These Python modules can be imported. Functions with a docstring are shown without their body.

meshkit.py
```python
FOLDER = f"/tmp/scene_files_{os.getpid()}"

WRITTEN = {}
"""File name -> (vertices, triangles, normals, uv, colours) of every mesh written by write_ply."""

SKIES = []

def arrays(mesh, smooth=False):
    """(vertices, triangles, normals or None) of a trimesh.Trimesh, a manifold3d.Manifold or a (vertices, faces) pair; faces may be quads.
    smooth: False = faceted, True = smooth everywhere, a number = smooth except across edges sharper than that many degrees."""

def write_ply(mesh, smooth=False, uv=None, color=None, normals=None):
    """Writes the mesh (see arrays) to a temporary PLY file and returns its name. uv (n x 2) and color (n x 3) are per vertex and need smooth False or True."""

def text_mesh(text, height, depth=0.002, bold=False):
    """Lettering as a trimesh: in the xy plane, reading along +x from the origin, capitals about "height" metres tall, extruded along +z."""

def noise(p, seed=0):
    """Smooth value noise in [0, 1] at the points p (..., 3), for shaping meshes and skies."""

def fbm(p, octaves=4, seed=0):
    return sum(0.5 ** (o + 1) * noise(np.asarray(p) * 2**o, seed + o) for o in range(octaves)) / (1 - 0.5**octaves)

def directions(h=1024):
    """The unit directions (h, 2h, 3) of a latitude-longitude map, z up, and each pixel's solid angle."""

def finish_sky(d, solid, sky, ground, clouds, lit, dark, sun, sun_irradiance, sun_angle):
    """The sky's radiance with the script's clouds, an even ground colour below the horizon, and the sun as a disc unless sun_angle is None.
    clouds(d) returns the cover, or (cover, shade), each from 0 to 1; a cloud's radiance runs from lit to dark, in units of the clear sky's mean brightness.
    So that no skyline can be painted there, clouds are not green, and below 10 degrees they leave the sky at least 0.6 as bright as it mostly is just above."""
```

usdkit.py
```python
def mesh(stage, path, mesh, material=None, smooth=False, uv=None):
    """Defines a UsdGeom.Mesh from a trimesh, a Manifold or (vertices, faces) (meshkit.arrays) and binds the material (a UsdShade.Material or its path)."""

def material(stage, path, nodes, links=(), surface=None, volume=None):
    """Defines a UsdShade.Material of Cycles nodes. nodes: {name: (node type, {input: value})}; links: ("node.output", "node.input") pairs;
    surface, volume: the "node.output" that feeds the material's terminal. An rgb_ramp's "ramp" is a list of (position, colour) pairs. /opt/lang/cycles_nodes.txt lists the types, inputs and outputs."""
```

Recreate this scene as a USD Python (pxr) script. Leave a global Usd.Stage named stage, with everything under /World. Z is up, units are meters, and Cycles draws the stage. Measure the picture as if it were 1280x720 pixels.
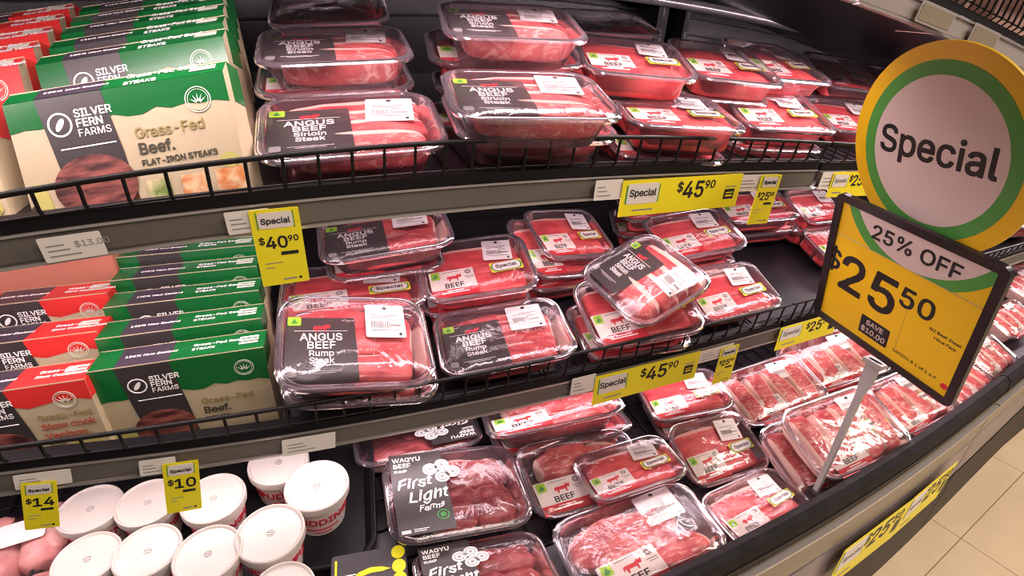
import math, random
import numpy as np, trimesh
import usdkit, meshkit
from meshkit import text_mesh, fbm
from shapely.geometry import Polygon, Point, box as sbox
from shapely import affinity
from scipy.spatial.transform import Rotation as Ro
from pxr import Usd, UsdGeom, UsdLux, UsdShade, Gf, Sdf, Vt

stage = Usd.Stage.CreateInMemory()
UsdGeom.SetStageUpAxis(stage, 'Z')
world = UsdGeom.Xform.Define(stage, '/World')
stage.SetDefaultPrim(world.GetPrim())
UsdGeom.Scope.Define(stage, '/World/Looks')
EYE = 1.45                                   # eye height; heights below are given relative to it

# ------------------------------------------------------------------ camera
cam = UsdGeom.Camera.Define(stage, '/World/camera')
cam.CreateFocalLengthAttr(18.28)
cam.CreateHorizontalApertureAttr(36.0)
cam.CreateVerticalApertureAttr(20.25)
cam.CreateClippingRangeAttr((0.02, 200.0))
cam.CreateExposureAttr(0.24)
_R = np.array([[0.9105334, -0.40822083, 0.06545745], [-0.13212163, -0.43733259, -0.8895415], [0.39175605, 0.8013089, -0.45214073]])
_u, _, _v = np.linalg.svd(_R); _R = _u @ _v
_m = np.eye(4); _m[0, :3], _m[1, :3], _m[2, :3], _m[3, :3] = _R[0], -_R[1], -_R[2], (0, 0, EYE)
cam.AddTransformOp().Set(Gf.Matrix4d(_m.tolist()))

# ------------------------------------------------------------------ light
dome = UsdLux.DomeLight.Define(stage, '/World/store_light')
dome.CreateColorAttr(Gf.Vec3f(1.0, 0.90, 0.84)); dome.CreateIntensityAttr(0.075)
def area_light(path, pos, look, w, h, power, col):
    l = UsdLux.RectLight.Define(stage, '/World/' + path)
    l.CreateWidthAttr(w); l.CreateHeightAttr(h); l.CreateIntensityAttr(power); l.CreateColorAttr(Gf.Vec3f(*col))
    z = -np.array(look, float); z /= np.linalg.norm(z)
    x = np.cross([0, 1, 0] if abs(z[1]) < .9 else [1, 0, 0], z); x /= np.linalg.norm(x); y = np.cross(z, x)
    m = np.eye(4); m[0, :3], m[1, :3], m[2, :3], m[3, :3] = x, y, z, pos
    l.AddTransformOp().Set(Gf.Matrix4d(m.tolist()))
WARM = (1.0, 0.84, 0.74); LAMP = 3.5
area_light('aisle_lamp', (1.1, -1.3, 3.2), (0.0, 0.6, -1), 1.6, 0.5, 15.0, WARM)
area_light('aisle_lamp_001', (2.6, -0.45, 3.2), (0.0, 0.15, -1), 1.4, 0.35, 34.0, WARM)
area_light('aisle_lamp_002', (-1.6, -0.55, 3.2), (0.0, 0.38, -1), 1.4, 0.35, LAMP, WARM)
area_light('aisle_lamp_003', (5.0, -0.6, 3.2), (0.0, 0.15, -1), 1.4, 0.35, 34.0, WARM)
LED = 24.0                                    # strength of the lamps under the shelves

# ------------------------------------------------------------------ materials
MATS = {}
def mat(name, nodes, links, surface):
    MATS[name] = usdkit.material(stage, '/World/Looks/' + name, nodes, links, surface=surface); return MATS[name]
def plain(name, col, rough=.5, **kw):
    return mat(name, {'p': ('principled_bsdf', dict(base_color=col, roughness=rough, **kw))}, [], 'p.BSDF')
def mottled(name, c1, c2, scale=20, rough=.5, detail=4, lo=.35, hi=.65, bump=0, stretch=(1, 1, 1), **kw):
    n = {'t': ('texture_coordinate', {}), 'm': ('mapping', {'scale': stretch}), 'n': ('noise_texture', {'scale': scale, 'detail': detail}),
         'r': ('rgb_ramp', {'ramp': [(0, c1), (lo, c1), (hi, c2), (1, c2)]}), 'p': ('principled_bsdf', dict(roughness=rough, **kw))}
    l = [('t.object', 'm.vector'), ('m.vector', 'n.vector'), ('n.fac', 'r.fac'), ('r.color', 'p.base_color')]
    if bump:
        n['b'] = ('bump', {'strength': bump, 'distance': .002}); l += [('n.fac', 'b.height'), ('b.normal', 'p.normal')]
    return mat(name, n, l, 'p.BSDF')

plain('black_steel', (.007, .006, .007), .5, specular_ior_level=.2)
plain('black_wire', (.007, .006, .006), .42, specular_ior_level=.3)
mottled('shelf_black', (.012, .010, .013), (.024, .020, .024), 9, .30, specular_ior_level=.3)
mottled('back_panel', (.009, .008, .009), (.014, .012, .014), 4, .30, specular_ior_level=.25)
mottled('rail_grey', (.105, .092, .078), (.135, .118, .10), 6, .38, stretch=(.3, 1, 1))
plain('rail_light', (.30, .27, .255), .35)
plain('rail_edge', (.55, .50, .47), .25, metallic=.6)
plain('rail_clear', (.22, .21, .19), .12)
mottled('bumper_black', (.008, .007, .008), (.016, .014, .016), 30, .62, specular_ior_level=.14)
mottled('strip_beige', (.21, .175, .12), (.27, .225, .155), 5, .35, stretch=(.3, 1, 1))
mottled('strip_purple', (.16, .13, .15), (.22, .18, .20), 12, .3)
mottled('floor_tile', (.66, .51, .33), (.76, .60, .39), 5, .35, lo=.3, hi=.7)
plain('grout', (.30, .24, .18), .8)
plain('ceiling_dark', (.03, .028, .028), .8)
plain('wall_dark', (.05, .045, .045), .8)
plain('ticket_yellow', (.92, .79, .016), .45)
plain('ticket_white', (.80, .74, .68), .45)
plain('paper_white', (.86, .82, .80), .4)
plain('ink', (.015, .012, .014), .5)
plain('ink_grey', (.30, .28, .27), .5)
plain('ink_red', (.62, .02, .03), .45)
plain('ink_white', (.88, .85, .82), .45)
plain('ink_black_label', (.045, .036, .036), .35)
plain('ink_lime', (.36, .62, .03), .45)
plain('ink_green', (.05, .30, .05), .45)
plain('ring_green', (.07, .30, .05), .45)
plain('sign_yellow', (.80, .49, .008), .4)
plain('sign_white', (.62, .50, .455), .4)
plain('frame_black', (.016, .012, .014), .3)
plain('stem_grey', (.34, .31, .29), .25)
mottled('box_green', (.004, .105, .022), (.006, .13, .028), 6, .22)
mottled('box_red', (.60, .025, .025), (.68, .035, .03), 6, .32)
mottled('box_cream', (.44, .355, .225), (.50, .41, .265), 7, .45)
plain('box_stripe', (.040, .033, .034), .35)
plain('box_stripe_top', (.050, .035, .052), .30)
plain('box_brown', (.50, .17, .11), .5)
plain('box_text', (.27, .215, .075), .5)
plain('box_text_dark', (.05, .045, .03), .5)
plain('box_text_red', (.42, .10, .06), .5)
plain('box_lines', (.62, .66, .55), .45)
mottled('cooked_picture', (.045, .012, .012), (.34, .10, .08), 55, .4, 8, .38, .66, stretch=(.6, 1, 2.4))
mottled('carrot_picture', (.60, .20, .06), (.72, .52, .30), 60, .4, 4, .4, .6)
mottled('salad_picture', (.16, .22, .05), (.62, .55, .30), 55, .4, 4, .4, .62)
mottled('dark_picture', (.03, .05, .025), (.20, .20, .10), 45, .4, 4, .45, .7)
plain('pear_picture', (.46, .42, .12), .45)
plain('pot_lid', (.60, .55, .50), .38)
mottled('pot_side', (.72, .60, .58), (.78, .68, .65), 8, .4)
plain('pot_red', (.60, .03, .05), .4)
plain('crate_black', (.010, .009, .011), .5, specular_ior_level=.25)
plain('pepper_yellow', (.80, .76, .01), .4)
plain('card_grey', (.05, .045, .05), .4)
mottled('pink_meat', (.66, .26, .25), (.78, .44, .41), 18, .3, 4, stretch=(1, 2, 1))
plain('carton_pink', (.62, .36, .30), .5)
mat('led_glow', {'e': ('emission', {'color': (1.0, .80, .86), 'strength': LED})}, [], 'e.emission')
mat('led_glow_low', {'e': ('emission', {'color': (1.0, .80, .86), 'strength': LED * .55})}, [], 'e.emission')
mat('led_glow_rear', {'e': ('emission', {'color': (1.0, .80, .84), 'strength': LED * .35})}, [], 'e.emission')
mat('led_glow_top', {'e': ('emission', {'color': (1.0, .80, .84), 'strength': LED * 1.8})}, [], 'e.emission')
mat('spot_glow', {'e': ('emission', {'color': (1.0, .95, .95), 'strength': 6.0})}, [], 'e.emission')
plain('tube_clear', (.42, .40, .42), .12, metallic=.7)

def meat(name, dark, mid, fatc, streak=.62, scale=26):
    n = {'t': ('texture_coordinate', {}), 'o': ('object_info', {}), 'k': ('math', {'math_type': 'multiply', 'value2': 7.0}), 'c': ('combine_xyz', {}),
         'a': ('vector_math', {'math_type': 'add'}), 'm': ('mapping', {'scale': (1, 2.2, 1)}),
         'n1': ('noise_texture', {'scale': scale, 'detail': 5, 'roughness': .6}), 'r1': ('rgb_ramp', {'ramp': [(0, dark), (.38, dark), (.62, mid), (1, mid)]}),
         'n2': ('noise_texture', {'scale': scale * 2.2, 'detail': 6, 'roughness': .65, 'distortion': 1.2}), 'r2': ('rgb_ramp', {'ramp': [(0, (0, 0, 0)), (streak, (0, 0, 0)), (streak + .10, (.60, .60, .60)), (1, (.7, .7, .7))]}),
         'f': ('attribute', {'attribute': 'fat'}), 'fn': ('math', {'math_type': 'multiply_add', 'value2': .5, 'value3': -.25}), 'fs': ('math', {'math_type': 'add'}),
         'fr': ('map_range', {'from_min': .35, 'from_max': .65, 'clamp': True}), 'mx': ('math', {'math_type': 'maximum'}),
         'x': ('mix', {'color2': fatc}), 'b': ('bump', {'strength': .5, 'distance': .0015}), 'p': ('principled_bsdf', {'roughness': .30, 'specular_ior_level': .5})}
    l = [('o.random', 'k.value1'), ('k.value', 'c.x'), ('k.value', 'c.y'), ('t.object', 'a.vector1'), ('c.vector', 'a.vector2'), ('a.vector', 'm.vector'),
         ('m.vector', 'n1.vector'), ('m.vector', 'n2.vector'), ('n1.fac', 'r1.fac'), ('n2.fac', 'r2.fac'), ('n1.fac', 'fn.value1'), ('f.fac', 'fs.value1'), ('fn.value', 'fs.value2'),
         ('fs.value', 'fr.value'), ('fr.result', 'mx.value1'), ('r2.color', 'mx.value2'), ('mx.value', 'x.fac'), ('r1.color', 'x.color1'), ('x.color', 'p.base_color'),
         ('n2.fac', 'b.height'), ('b.normal', 'p.normal')]
    return mat(name, n, l, 'p.BSDF')
meat('beef_red', (.42, .036, .045), (.68, .112, .112), (.88, .54, .47), .60, 20)
meat('beef_bright', (.52, .040, .050), (.74, .092, .095), (.86, .48, .42), .70, 20)
meat('beef_dark', (.28, .035, .042), (.54, .12, .12), (.80, .48, .44), .64, 30)
meat('beef_slice', (.48, .050, .058), (.70, .135, .13), (.88, .58, .50), .52, 20)

def clear(name, tint, body, base, rough, bump=0, bscale=60, ior=1.45):
    n = {'tr': ('transparent_bsdf', {'color': tint}), 'g': ('glossy_bsdf', {'color': (.95, .92, .94), 'roughness': rough}), 'd': ('diffuse_bsdf', {'color': body}),
         'f': ('fresnel', {'IOR': ior}), 'x': ('mix_closure', {}), 'y': ('mix_closure', {'fac': base})}
    l = [('f.fac', 'x.fac'), ('tr.BSDF', 'x.closure1'), ('g.BSDF', 'x.closure2'), ('x.closure', 'y.closure1'), ('d.BSDF', 'y.closure2')]
    if bump:
        n |= {'t': ('texture_coordinate', {}), 'o': ('object_info', {}), 'k': ('math', {'math_type': 'multiply', 'value2': 3.0}), 'a': ('vector_math', {'math_type': 'add'}), 'c': ('combine_xyz', {}),
              'm': ('mapping', {'scale': (1, .45, 1), 'rotation': (0, 0, .6)}), 'n': ('noise_texture', {'scale': bscale, 'detail': 3, 'distortion': 2.0}), 'b': ('bump', {'strength': bump, 'distance': .002})}
        l += [('o.random', 'k.value1'), ('k.value', 'c.x'), ('t.object', 'a.vector1'), ('c.vector', 'a.vector2'), ('a.vector', 'm.vector'), ('m.vector', 'n.vector'), ('n.fac', 'b.height'), ('b.normal', 'g.normal')]
    return mat(name, n, l, 'y.closure')
clear('tray_plastic', (.90, .86, .88), (.55, .43, .49), .10, .10, ior=1.45)
clear('film_clear', (.97, .95, .96), (.72, .54, .60), .018, .11, .65, 34, 1.5)
clear('rim_clear', (.93, .90, .92), (.58, .48, .52), .10, .08, ior=1.55)
clear('ticket_sleeve', (.95, .95, .93), (.6, .58, .55), .05, .1)

# ------------------------------------------------------------------ prims
USED = {}
def free(parent, name):
    key = parent + '/' + name
    if key not in USED:
        USED[key] = 0; return key
    USED[key] += 1
    return f'{key}_{USED[key]:03d}'
def pathof(p): return str(p.GetPath()) if hasattr(p, 'GetPath') else p
def obj(name, mesh, material, parent='/World', smooth=False, fat=None):
    path = free(pathof(parent), name)
    if isinstance(mesh, list): mesh = trimesh.util.concatenate(mesh)
    g = usdkit.mesh(stage, path, mesh, MATS[material], smooth=True if fat is not None else smooth)
    if fat is not None:
        UsdGeom.PrimvarsAPI(g).CreatePrimvar('fat', Sdf.ValueTypeNames.FloatArray, 'vertex').Set(Vt.FloatArray.FromNumpy(np.asarray(fat, np.float32)))
    return g.GetPrim()
def tag(p, label, cat=None, group=None, kind=None):
    for k, v in (('label', label), ('category', cat), ('group', group), ('kind', kind)):
        if v: p.SetCustomDataByKey(k, v)
    return p
def xf(pos, rot=None, scale=(1, 1, 1)):
    m = np.eye(4); r = np.eye(3) if rot is None else np.asarray(rot)
    m[:3, :3] = (r * np.asarray(scale)).T; m[3, :3] = pos
    return Gf.Matrix4d(m.tolist())
def thing(name, pos=(0, 0, 0), rot=None, scale=(1, 1, 1), parent='/World'):
    x = UsdGeom.Xform.Define(stage, free(parent, name)); x.AddTransformOp().Set(xf(pos, rot, scale)); return x.GetPrim()
def up(p): return (p[0], p[1], p[2] + EYE)

# ------------------------------------------------------------------ mesh helpers
def bx(x0, x1, y0, y1, z0, z1):
    m = trimesh.creation.box([x1 - x0, y1 - y0, z1 - z0]); m.apply_translation([(x0 + x1) / 2, (y0 + y1) / 2, (z0 + z1) / 2]); return m
def loft(rings, cap0=False, cap1=False):
    n = len(rings[0]); v = np.vstack(rings); f = []
    for k in range(len(rings) - 1):
        a = k * n + np.arange(n); b = k * n + (np.arange(n) + 1) % n
        f += np.c_[a, b, b + n].tolist() + np.c_[a, b + n, a + n].tolist()
    if cap0:
        v = np.vstack([v, rings[0].mean(0)]); c = len(v) - 1
        f += [[c, (i + 1) % n, i] for i in range(n)]
    if cap1:
        v = np.vstack([v, rings[-1].mean(0)]); c = len(v) - 1; o = (len(rings) - 1) * n
        f += [[c, o + i, o + (i + 1) % n] for i in range(n)]
    return trimesh.Trimesh(v, np.array(f), process=False)
def rrect(w, d, r, z, n=6, cx=0, cy=0):
    p = []
    for sx, sy, a0 in ((1, 1, 0), (-1, 1, 90), (-1, -1, 180), (1, -1, 270)):
        for a in np.radians(np.linspace(a0, a0 + 90, n)):
            p.append((cx + sx * (w / 2 - r) + r * math.cos(a), cy + sy * (d / 2 - r) + r * math.sin(a), z))
    return np.array(p)
def plate(w, d, r, z0, z1, cx=0, cy=0, n=4):
    return loft([rrect(w, d, r, z0, n, cx, cy), rrect(w, d, r, z1, n, cx, cy)], True, True)
def tube(points, r, n=6):
    pts = np.array(points, float); rings = []
    t = np.gradient(pts, axis=0); t /= np.linalg.norm(t, axis=1, keepdims=True)
    ref = np.array([0, 0, 1.0]) if abs(t[0][2]) < .9 else np.array([1.0, 0, 0])
    for p, d in zip(pts, t):
        a = np.cross(d, ref); a /= np.linalg.norm(a) + 1e-12; b = np.cross(d, a)
        rings.append(np.array([p + r * (math.cos(q) * a + math.sin(q) * b) for q in np.arange(n) * 2 * math.pi / n]))
    m = loft(rings, True, True); trimesh.repair.fix_normals(m); return m
def sweep(profile, xs, yz):
    """profile: closed (dy, dz) outline; yz(x) -> (y, z) of the line that it follows along x."""
    rings = [np.array([(x, yz(x)[0] + a, yz(x)[1] + b) for a, b in profile]) for x in xs]
    m = loft(rings, True, True); trimesh.repair.fix_normals(m); return m
def poly_mesh(poly, depth):
    gs = getattr(poly, 'geoms', [poly])
    return trimesh.util.concatenate([trimesh.creation.extrude_polygon(g, depth, engine='earcut') for g in gs if g.area > 0])
def word(text, h, x=0, y=0, bold=True, depth=.0004, center=False, z=0):
    m = text_mesh(text, h, depth, bold)
    if center: m.apply_translation([-(m.bounds[0][0] + m.bounds[1][0]) / 2, 0, 0])
    m.apply_translation([x, y, z]); return m
def face(m):
    """from the xy plane, facing +z, to the xz plane, facing -y"""
    m = m.copy() if not isinstance(m, list) else trimesh.util.concatenate(m)
    m.apply_transform(np.array([[1, 0, 0, 0], [0, 0, -1, 0], [0, 1, 0, 0], [0, 0, 0, 1.0]])); return m
def rect(x0, x1, y0, y1, z0=0, z1=.0004): return bx(x0, x1, y0, y1, z0, z1)
def ring(r0, r1, x=0, y=0, depth=.0004, n=24):
    p = Point(x, y).buffer(r1, n)
    return poly_mesh(p.difference(Point(x, y).buffer(r0, n)) if r0 > 0 else p, depth)
def pillow(ax, ay, az, e=.45, amp=.002, freq=40, seed=0, sub=3, flat=True):
    m = trimesh.creation.icosphere(sub); p = m.vertices
    q = np.sign(p) * np.abs(p) ** e; q /= np.abs(q).max(0)
    v = q * [ax, ay, az]
    v += (fbm(v * freq + seed * 3.7, 3, seed)[:, None] - .5) * 2 * amp * p * [1, 1, 1.2]
    if flat: v[:, 2] = np.maximum(v[:, 2], -az)
    return trimesh.Trimesh(v, m.faces, process=False), q
def bull(s):
    body = Polygon([(-.50, .12), (-.42, .22), (.18, .22), (.30, .30), (.36, .42), (.40, .30), (.52, .30), (.58, .42), (.60, .28), (.56, .06), (.48, .02), (.40, .08), (.34, -.02), (.32, -.30), (.25, -.30), (.22, -.06),
                    (-.20, -.06), (-.26, -.30), (-.34, -.30), (-.36, -.04), (-.44, .02), (-.47, -.16), (-.50, -.16)]).buffer(0)
    return affinity.scale(body, s, s, origin=(0, 0))

# ------------------------------------------------------------------ the case: lines that its shelves follow (x -> height or depth, metres)
def line(coef, lo, hi):
    p = np.poly1d(coef); d = p.deriv()
    def f(x):
        c = min(max(x, lo), hi); return float(p(c) + d(c) * .8 * (x - c))
    return f
rail_1 = line([-0.009, 0.0426, -0.0894, 0.0481, -0.2148], -.25, 1.6)
wire_1 = line([-0.0178, 0.0816, -0.162, 0.0823, -0.1336], -.25, 1.55)
rail_2 = line([0.01, -0.0503, 0.1274, -0.0865, -0.5285], -.27, 1.7)
wire_2 = line([0.0074, -0.0363, 0.0862, -0.0541, -0.4457], -.27, 1.64)
rail_0 = line([-0.0295, 0.1485, -0.3177, 0.169, 0.0623], .1, 1.6)
tube_y = line([0.0179, -0.1193, 0.1175, 0.0332], 0, 2.4)
front_y = line([-0.0276, 0.1480, -0.1024, 0.3097], .15, 2.1)
bump_y = line([-0.0265, 0.1415, -0.0906, 0.3105], .15, 2.1)
FY, BACK = .58, 1.17
X0, X1 = -.75, 2.7
SEAM = {1: .838, 2: .882, 0: .80}
def xs(a, b, step=.05): return np.linspace(a, b, max(2, int(round((b - a) / step)) + 1))
def struct(name, mesh, m, label=None, smooth=False):
    p = obj(name, mesh, m, smooth=smooth); tag(p, label, None, None, 'structure'); return p

struct('wall_back', bx(X0 - .1, X1 + .6, BACK + .05, BACK + .10, EYE - 1.45, EYE + .75), 'back_panel', 'black inner back panel of the chilled cabinet')
struct('wall_left', bx(X0 - .12, X0 - .08, .35, BACK + .05, 0, EYE + .75), 'black_steel', 'black side panel of the chilled cabinet')
struct('ceiling', bx(-3, 9, -3.0, 4, 3.32, 3.36), 'ceiling_dark', 'dark flat store ceiling overhead')
struct('wall_far', bx(8.8, 8.9, -3, 4, 0, 3.32), 'wall_dark', 'dark far wall of the store')

# floor of square tiles with joints
floor = thing('floor'); tag(floor, 'beige speckled store floor tiles with thin joints', None, None, 'structure')
obj('grout_bed', bx(-3, 9, -3, 4, -.03, -.004), 'grout', floor)
a = math.radians(8.0); ca, sa = math.cos(a), math.sin(a); T = .60
for i in range(-2, 9):
    for j in range(-4, 2):
        t = bx(.0015, T - .0015, .0015, T - .0015, -.02, 0)
        if not (0.0 < i * T + .3 < 5.2): continue
        t.apply_transform(np.array([[ca, -sa, 0, 1.716 + (i - 2) * T * ca - j * T * sa - .35], [sa, ca, 0, .386 + (i - 2) * T * sa + j * T * ca - .05], [0, 0, 1, 0], [0, 0, 0, 1]]))
        obj('tile', t, 'floor_tile', floor)

def shelf(no, rail, wire, xa, xb, label, spacing, rail_h, mats, depth_back=BACK + .04, pitch=.14, wire_y=.57, low=0.0, run=.30):
    t = thing('display_shelf', up((xa, FY, rail((xa + xb) / 2))))
    tag(t, label, 'shelf', 'wire fronted shelves of the meat cabinet')
    off = np.array(up((xa, FY, rail((xa + xb) / 2))))
    def put(name, mesh, m, smooth=False):
        mesh = trimesh.util.concatenate(mesh) if isinstance(mesh, list) else mesh
        mesh.apply_translation(-off); return obj(name, mesh, m, t, smooth)
    X = xs(xa, xb); yz = lambda x: (FY, rail(x) + EYE)
    D = depth_back - FY
    put('shelf_panel', sweep([(.012, rail_h - .012 - low), (D, rail_h - .012 - low + pitch * (D - .02)), (D, rail_h - .004 - low + pitch * (D - .02)), (.012, rail_h - .004 - low)], X, yz), mats[0])
    put('ticket_rail', sweep([(0, .002), (.004, .002), (.012, rail_h - .004), (.008, rail_h - .002), (-.002, rail_h - .004), (-.003, .006)], X, yz), mats[1])
    put('rail_edge', sweep([(-.005, 0), (.006, 0), (.006, .003), (-.005, .003)], X, yz), mats[2])
    put('rail_edge', sweep([(-.005, rail_h - .004), (.004, rail_h - .004), (.004, rail_h - .0015), (-.005, rail_h - .0015)], X, yz), mats[2])
    put('front_lip', sweep([(-.004, rail_h), (.014, rail_h), (.014, rail_h + .012), (-.004, rail_h + .012)], X, yz), 'black_steel')
    if wire:
        put('top_wire', tube([(x, wire_y, wire(x) + EYE) for x in X], .0029, 8), 'black_wire', True)
        put('middle_wire', tube([(x, wire_y + .004, .35 * wire(x) + .65 * (rail(x) + rail_h) + EYE) for x in X], .0014, 6), 'black_wire', True)
        for x in np.arange(xa + spacing * .4, xb, spacing):
            z0, z1 = rail(x) + rail_h + .006 + EYE, wire(x) + EYE
            put('wire', tube([(x, wire_y - .001, z1), (x, wire_y + .002, z0 + .012), (x, wire_y + .010, z0 + .003), (x, wire_y + .028, z0 - .002 - low), (x, wire_y + run, z0 - .002 - low + (run - .028) * pitch)], .0019, 5), 'black_wire', True)
    return t
shelf(1, rail_1, wire_1, X0, SEAM[1] - .004, 'upper wire fronted shelf, left bay, holding green boxes and sirloin packs', .034, .034, ('shelf_black', 'rail_grey', 'rail_edge'), low=.018)
shelf(1, rail_1, wire_1, SEAM[1] + .004, X1, 'upper wire fronted shelf, right bay, running on behind the round sign', .034, .032, ('shelf_black', 'rail_grey', 'rail_edge'), low=.018)
shelf(2, rail_2, wire_2, X0, SEAM[2] - .004, 'middle wire fronted shelf, left bay, holding green boxes and rump packs', .034, .034, ('shelf_black', 'rail_grey', 'rail_edge'), low=.032, run=.09)
shelf(2, rail_2, wire_2, SEAM[2] + .004, X1, 'middle wire fronted shelf, right bay, bare black panel behind the price card', .026, .032, ('shelf_black', 'rail_grey', 'rail_edge'), low=.032, run=.06)
top_wire = lambda x: rail_0(x) + .095
shelf(0, rail_0, top_wire, X0, SEAM[0] - .004, 'topmost shelf, left bay, above the upper shelf', .028, .036, ('shelf_black', 'rail_light', 'rail_edge'), pitch=.02, low=-.016, run=.04)
shelf(0, rail_0, top_wire, SEAM[0] + .004, X1, 'topmost shelf with pale ticket rail and close wires, upper right', .020, .036, ('shelf_black', 'rail_light', 'rail_edge'), pitch=.02, low=-.016, run=.04)

# lamps under the front of each shelf
def lamp(rail, xa, xb, label, dz=.0, glow='led_glow', y=.62):
    t = thing('shelf_lamp', up((xa, y, rail(xa)))); off = np.array(up((xa, y, rail(xa))))
    tag(t, label, 'lamp', 'slim lamps under the shelf fronts')
    X = xs(xa, xb, .1); yz = lambda x: (y, rail(x) + dz + EYE)
    m = sweep([(-.022, .012), (.022, .012), (.022, .0155), (-.022, .0155)], X, yz); m.apply_translation(-off); obj('housing', m, 'rail_light', t)
    m = sweep([(-.011, .012), (-.010, .005), (-.004, -.001), (.006, -.001), (.013, .005), (.014, .012)], X, yz); m.apply_translation(-off); obj('diffuser', m, glow, t)
lamp(rail_1, X0, SEAM[1] - .01, 'slim pinkish lamp under the upper shelf, left bay', -.012)
lamp(rail_1, SEAM[1] + .01, X1, 'slim pinkish lamp under the upper shelf, right bay', -.012)
lamp(rail_2, X0, SEAM[2] - .01, 'slim pinkish lamp under the middle shelf, left bay', -.032, 'led_glow_low')
lamp(rail_2, SEAM[2] + .01, X1, 'slim pinkish lamp under the middle shelf, right bay', -.032, 'led_glow_low')
lamp(rail_0, X0, SEAM[0] - .01, 'slim pinkish lamp under the topmost shelf, left bay', .022, 'led_glow_top')
lamp(rail_0, SEAM[0] + .01, X1, 'slim pinkish lamp under the topmost shelf, right bay', .022, 'led_glow_top')

lamp(rail_1, X0, SEAM[1] - .01, 'slim pinkish lamp further back under the upper shelf, left bay', .014, 'led_glow_rear', .84)
lamp(rail_1, SEAM[1] + .01, X1, 'slim pinkish lamp further back under the upper shelf, right bay', .014, 'led_glow_rear', .84)

# tube and posts at the back of the upper shelf
tb = thing('wall_tube', up((0, 1.11, 0))); tag(tb, 'clear horizontal tube along the back panel, behind the upper shelf', 'tube')
X = xs(-.4, 1.52, .06)
m = tube([(x, 1.11, 1.145 * tube_y(x / 1.145) + EYE) for x in X], .012, 10); m.apply_translation([0, -1.11, -EYE]); obj('tube', m, 'tube_clear', tb, True)
for x in (-.3, .5, 1.4):
    m = bx(x - .008, x + .008, 1.10, BACK + .05, 1.145 * tube_y(x / 1.145) + EYE - .005, 1.145 * tube_y(x / 1.145) + EYE + .005); m.apply_translation([0, -1.11, -EYE]); obj('bracket', m, 'black_steel', tb)
for x, w, lab in ((.90, .030, 'black upright post on the back panel, the wider of the pair'), (.975, .016, 'narrow black upright post on the back panel beside the wider one')):
    p = thing('upright_post', up((x, 1.13, -.1))); tag(p, lab, 'post')
    obj('post', bx(-w / 2, w / 2, 0, .085, -.04, .5), 'black_steel', p)
    for k in range(4): obj('slot', bx(-.003, .003, -.001, .002, .02 + k * .06, .05 + k * .06), 'back_panel', p)
for z in (-.01, .03):
    X = xs(-.4, 2.2, .1); struct('trim_%d' % (1 if z < 0 else 2), sweep([(0, 0), (.02, 0), (.02, .004), (0, .004)], X, lambda x, z=z: (BACK + .035, 1.2 * tube_y(x / 1.2) - .055 + z + EYE)), 'black_steel', 'thin black rib across the cabinet back panel, %s of two' % ('lower' if z < 0 else 'upper'))
for x, z, lab in ((2.33, .145, 'small round white spot lamp at the upper right, lower of two'), (2.26, .162, 'small round white spot lamp at the upper right, upper of two')):
    s = trimesh.creation.icosphere(2, .008); p = obj('spot_lamp', s, 'spot_glow'); tag(p, lab, 'lamp')
    UsdGeom.Xformable(p).AddTransformOp().Set(xf(up((x, BACK - .05, z + .01))))

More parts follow.
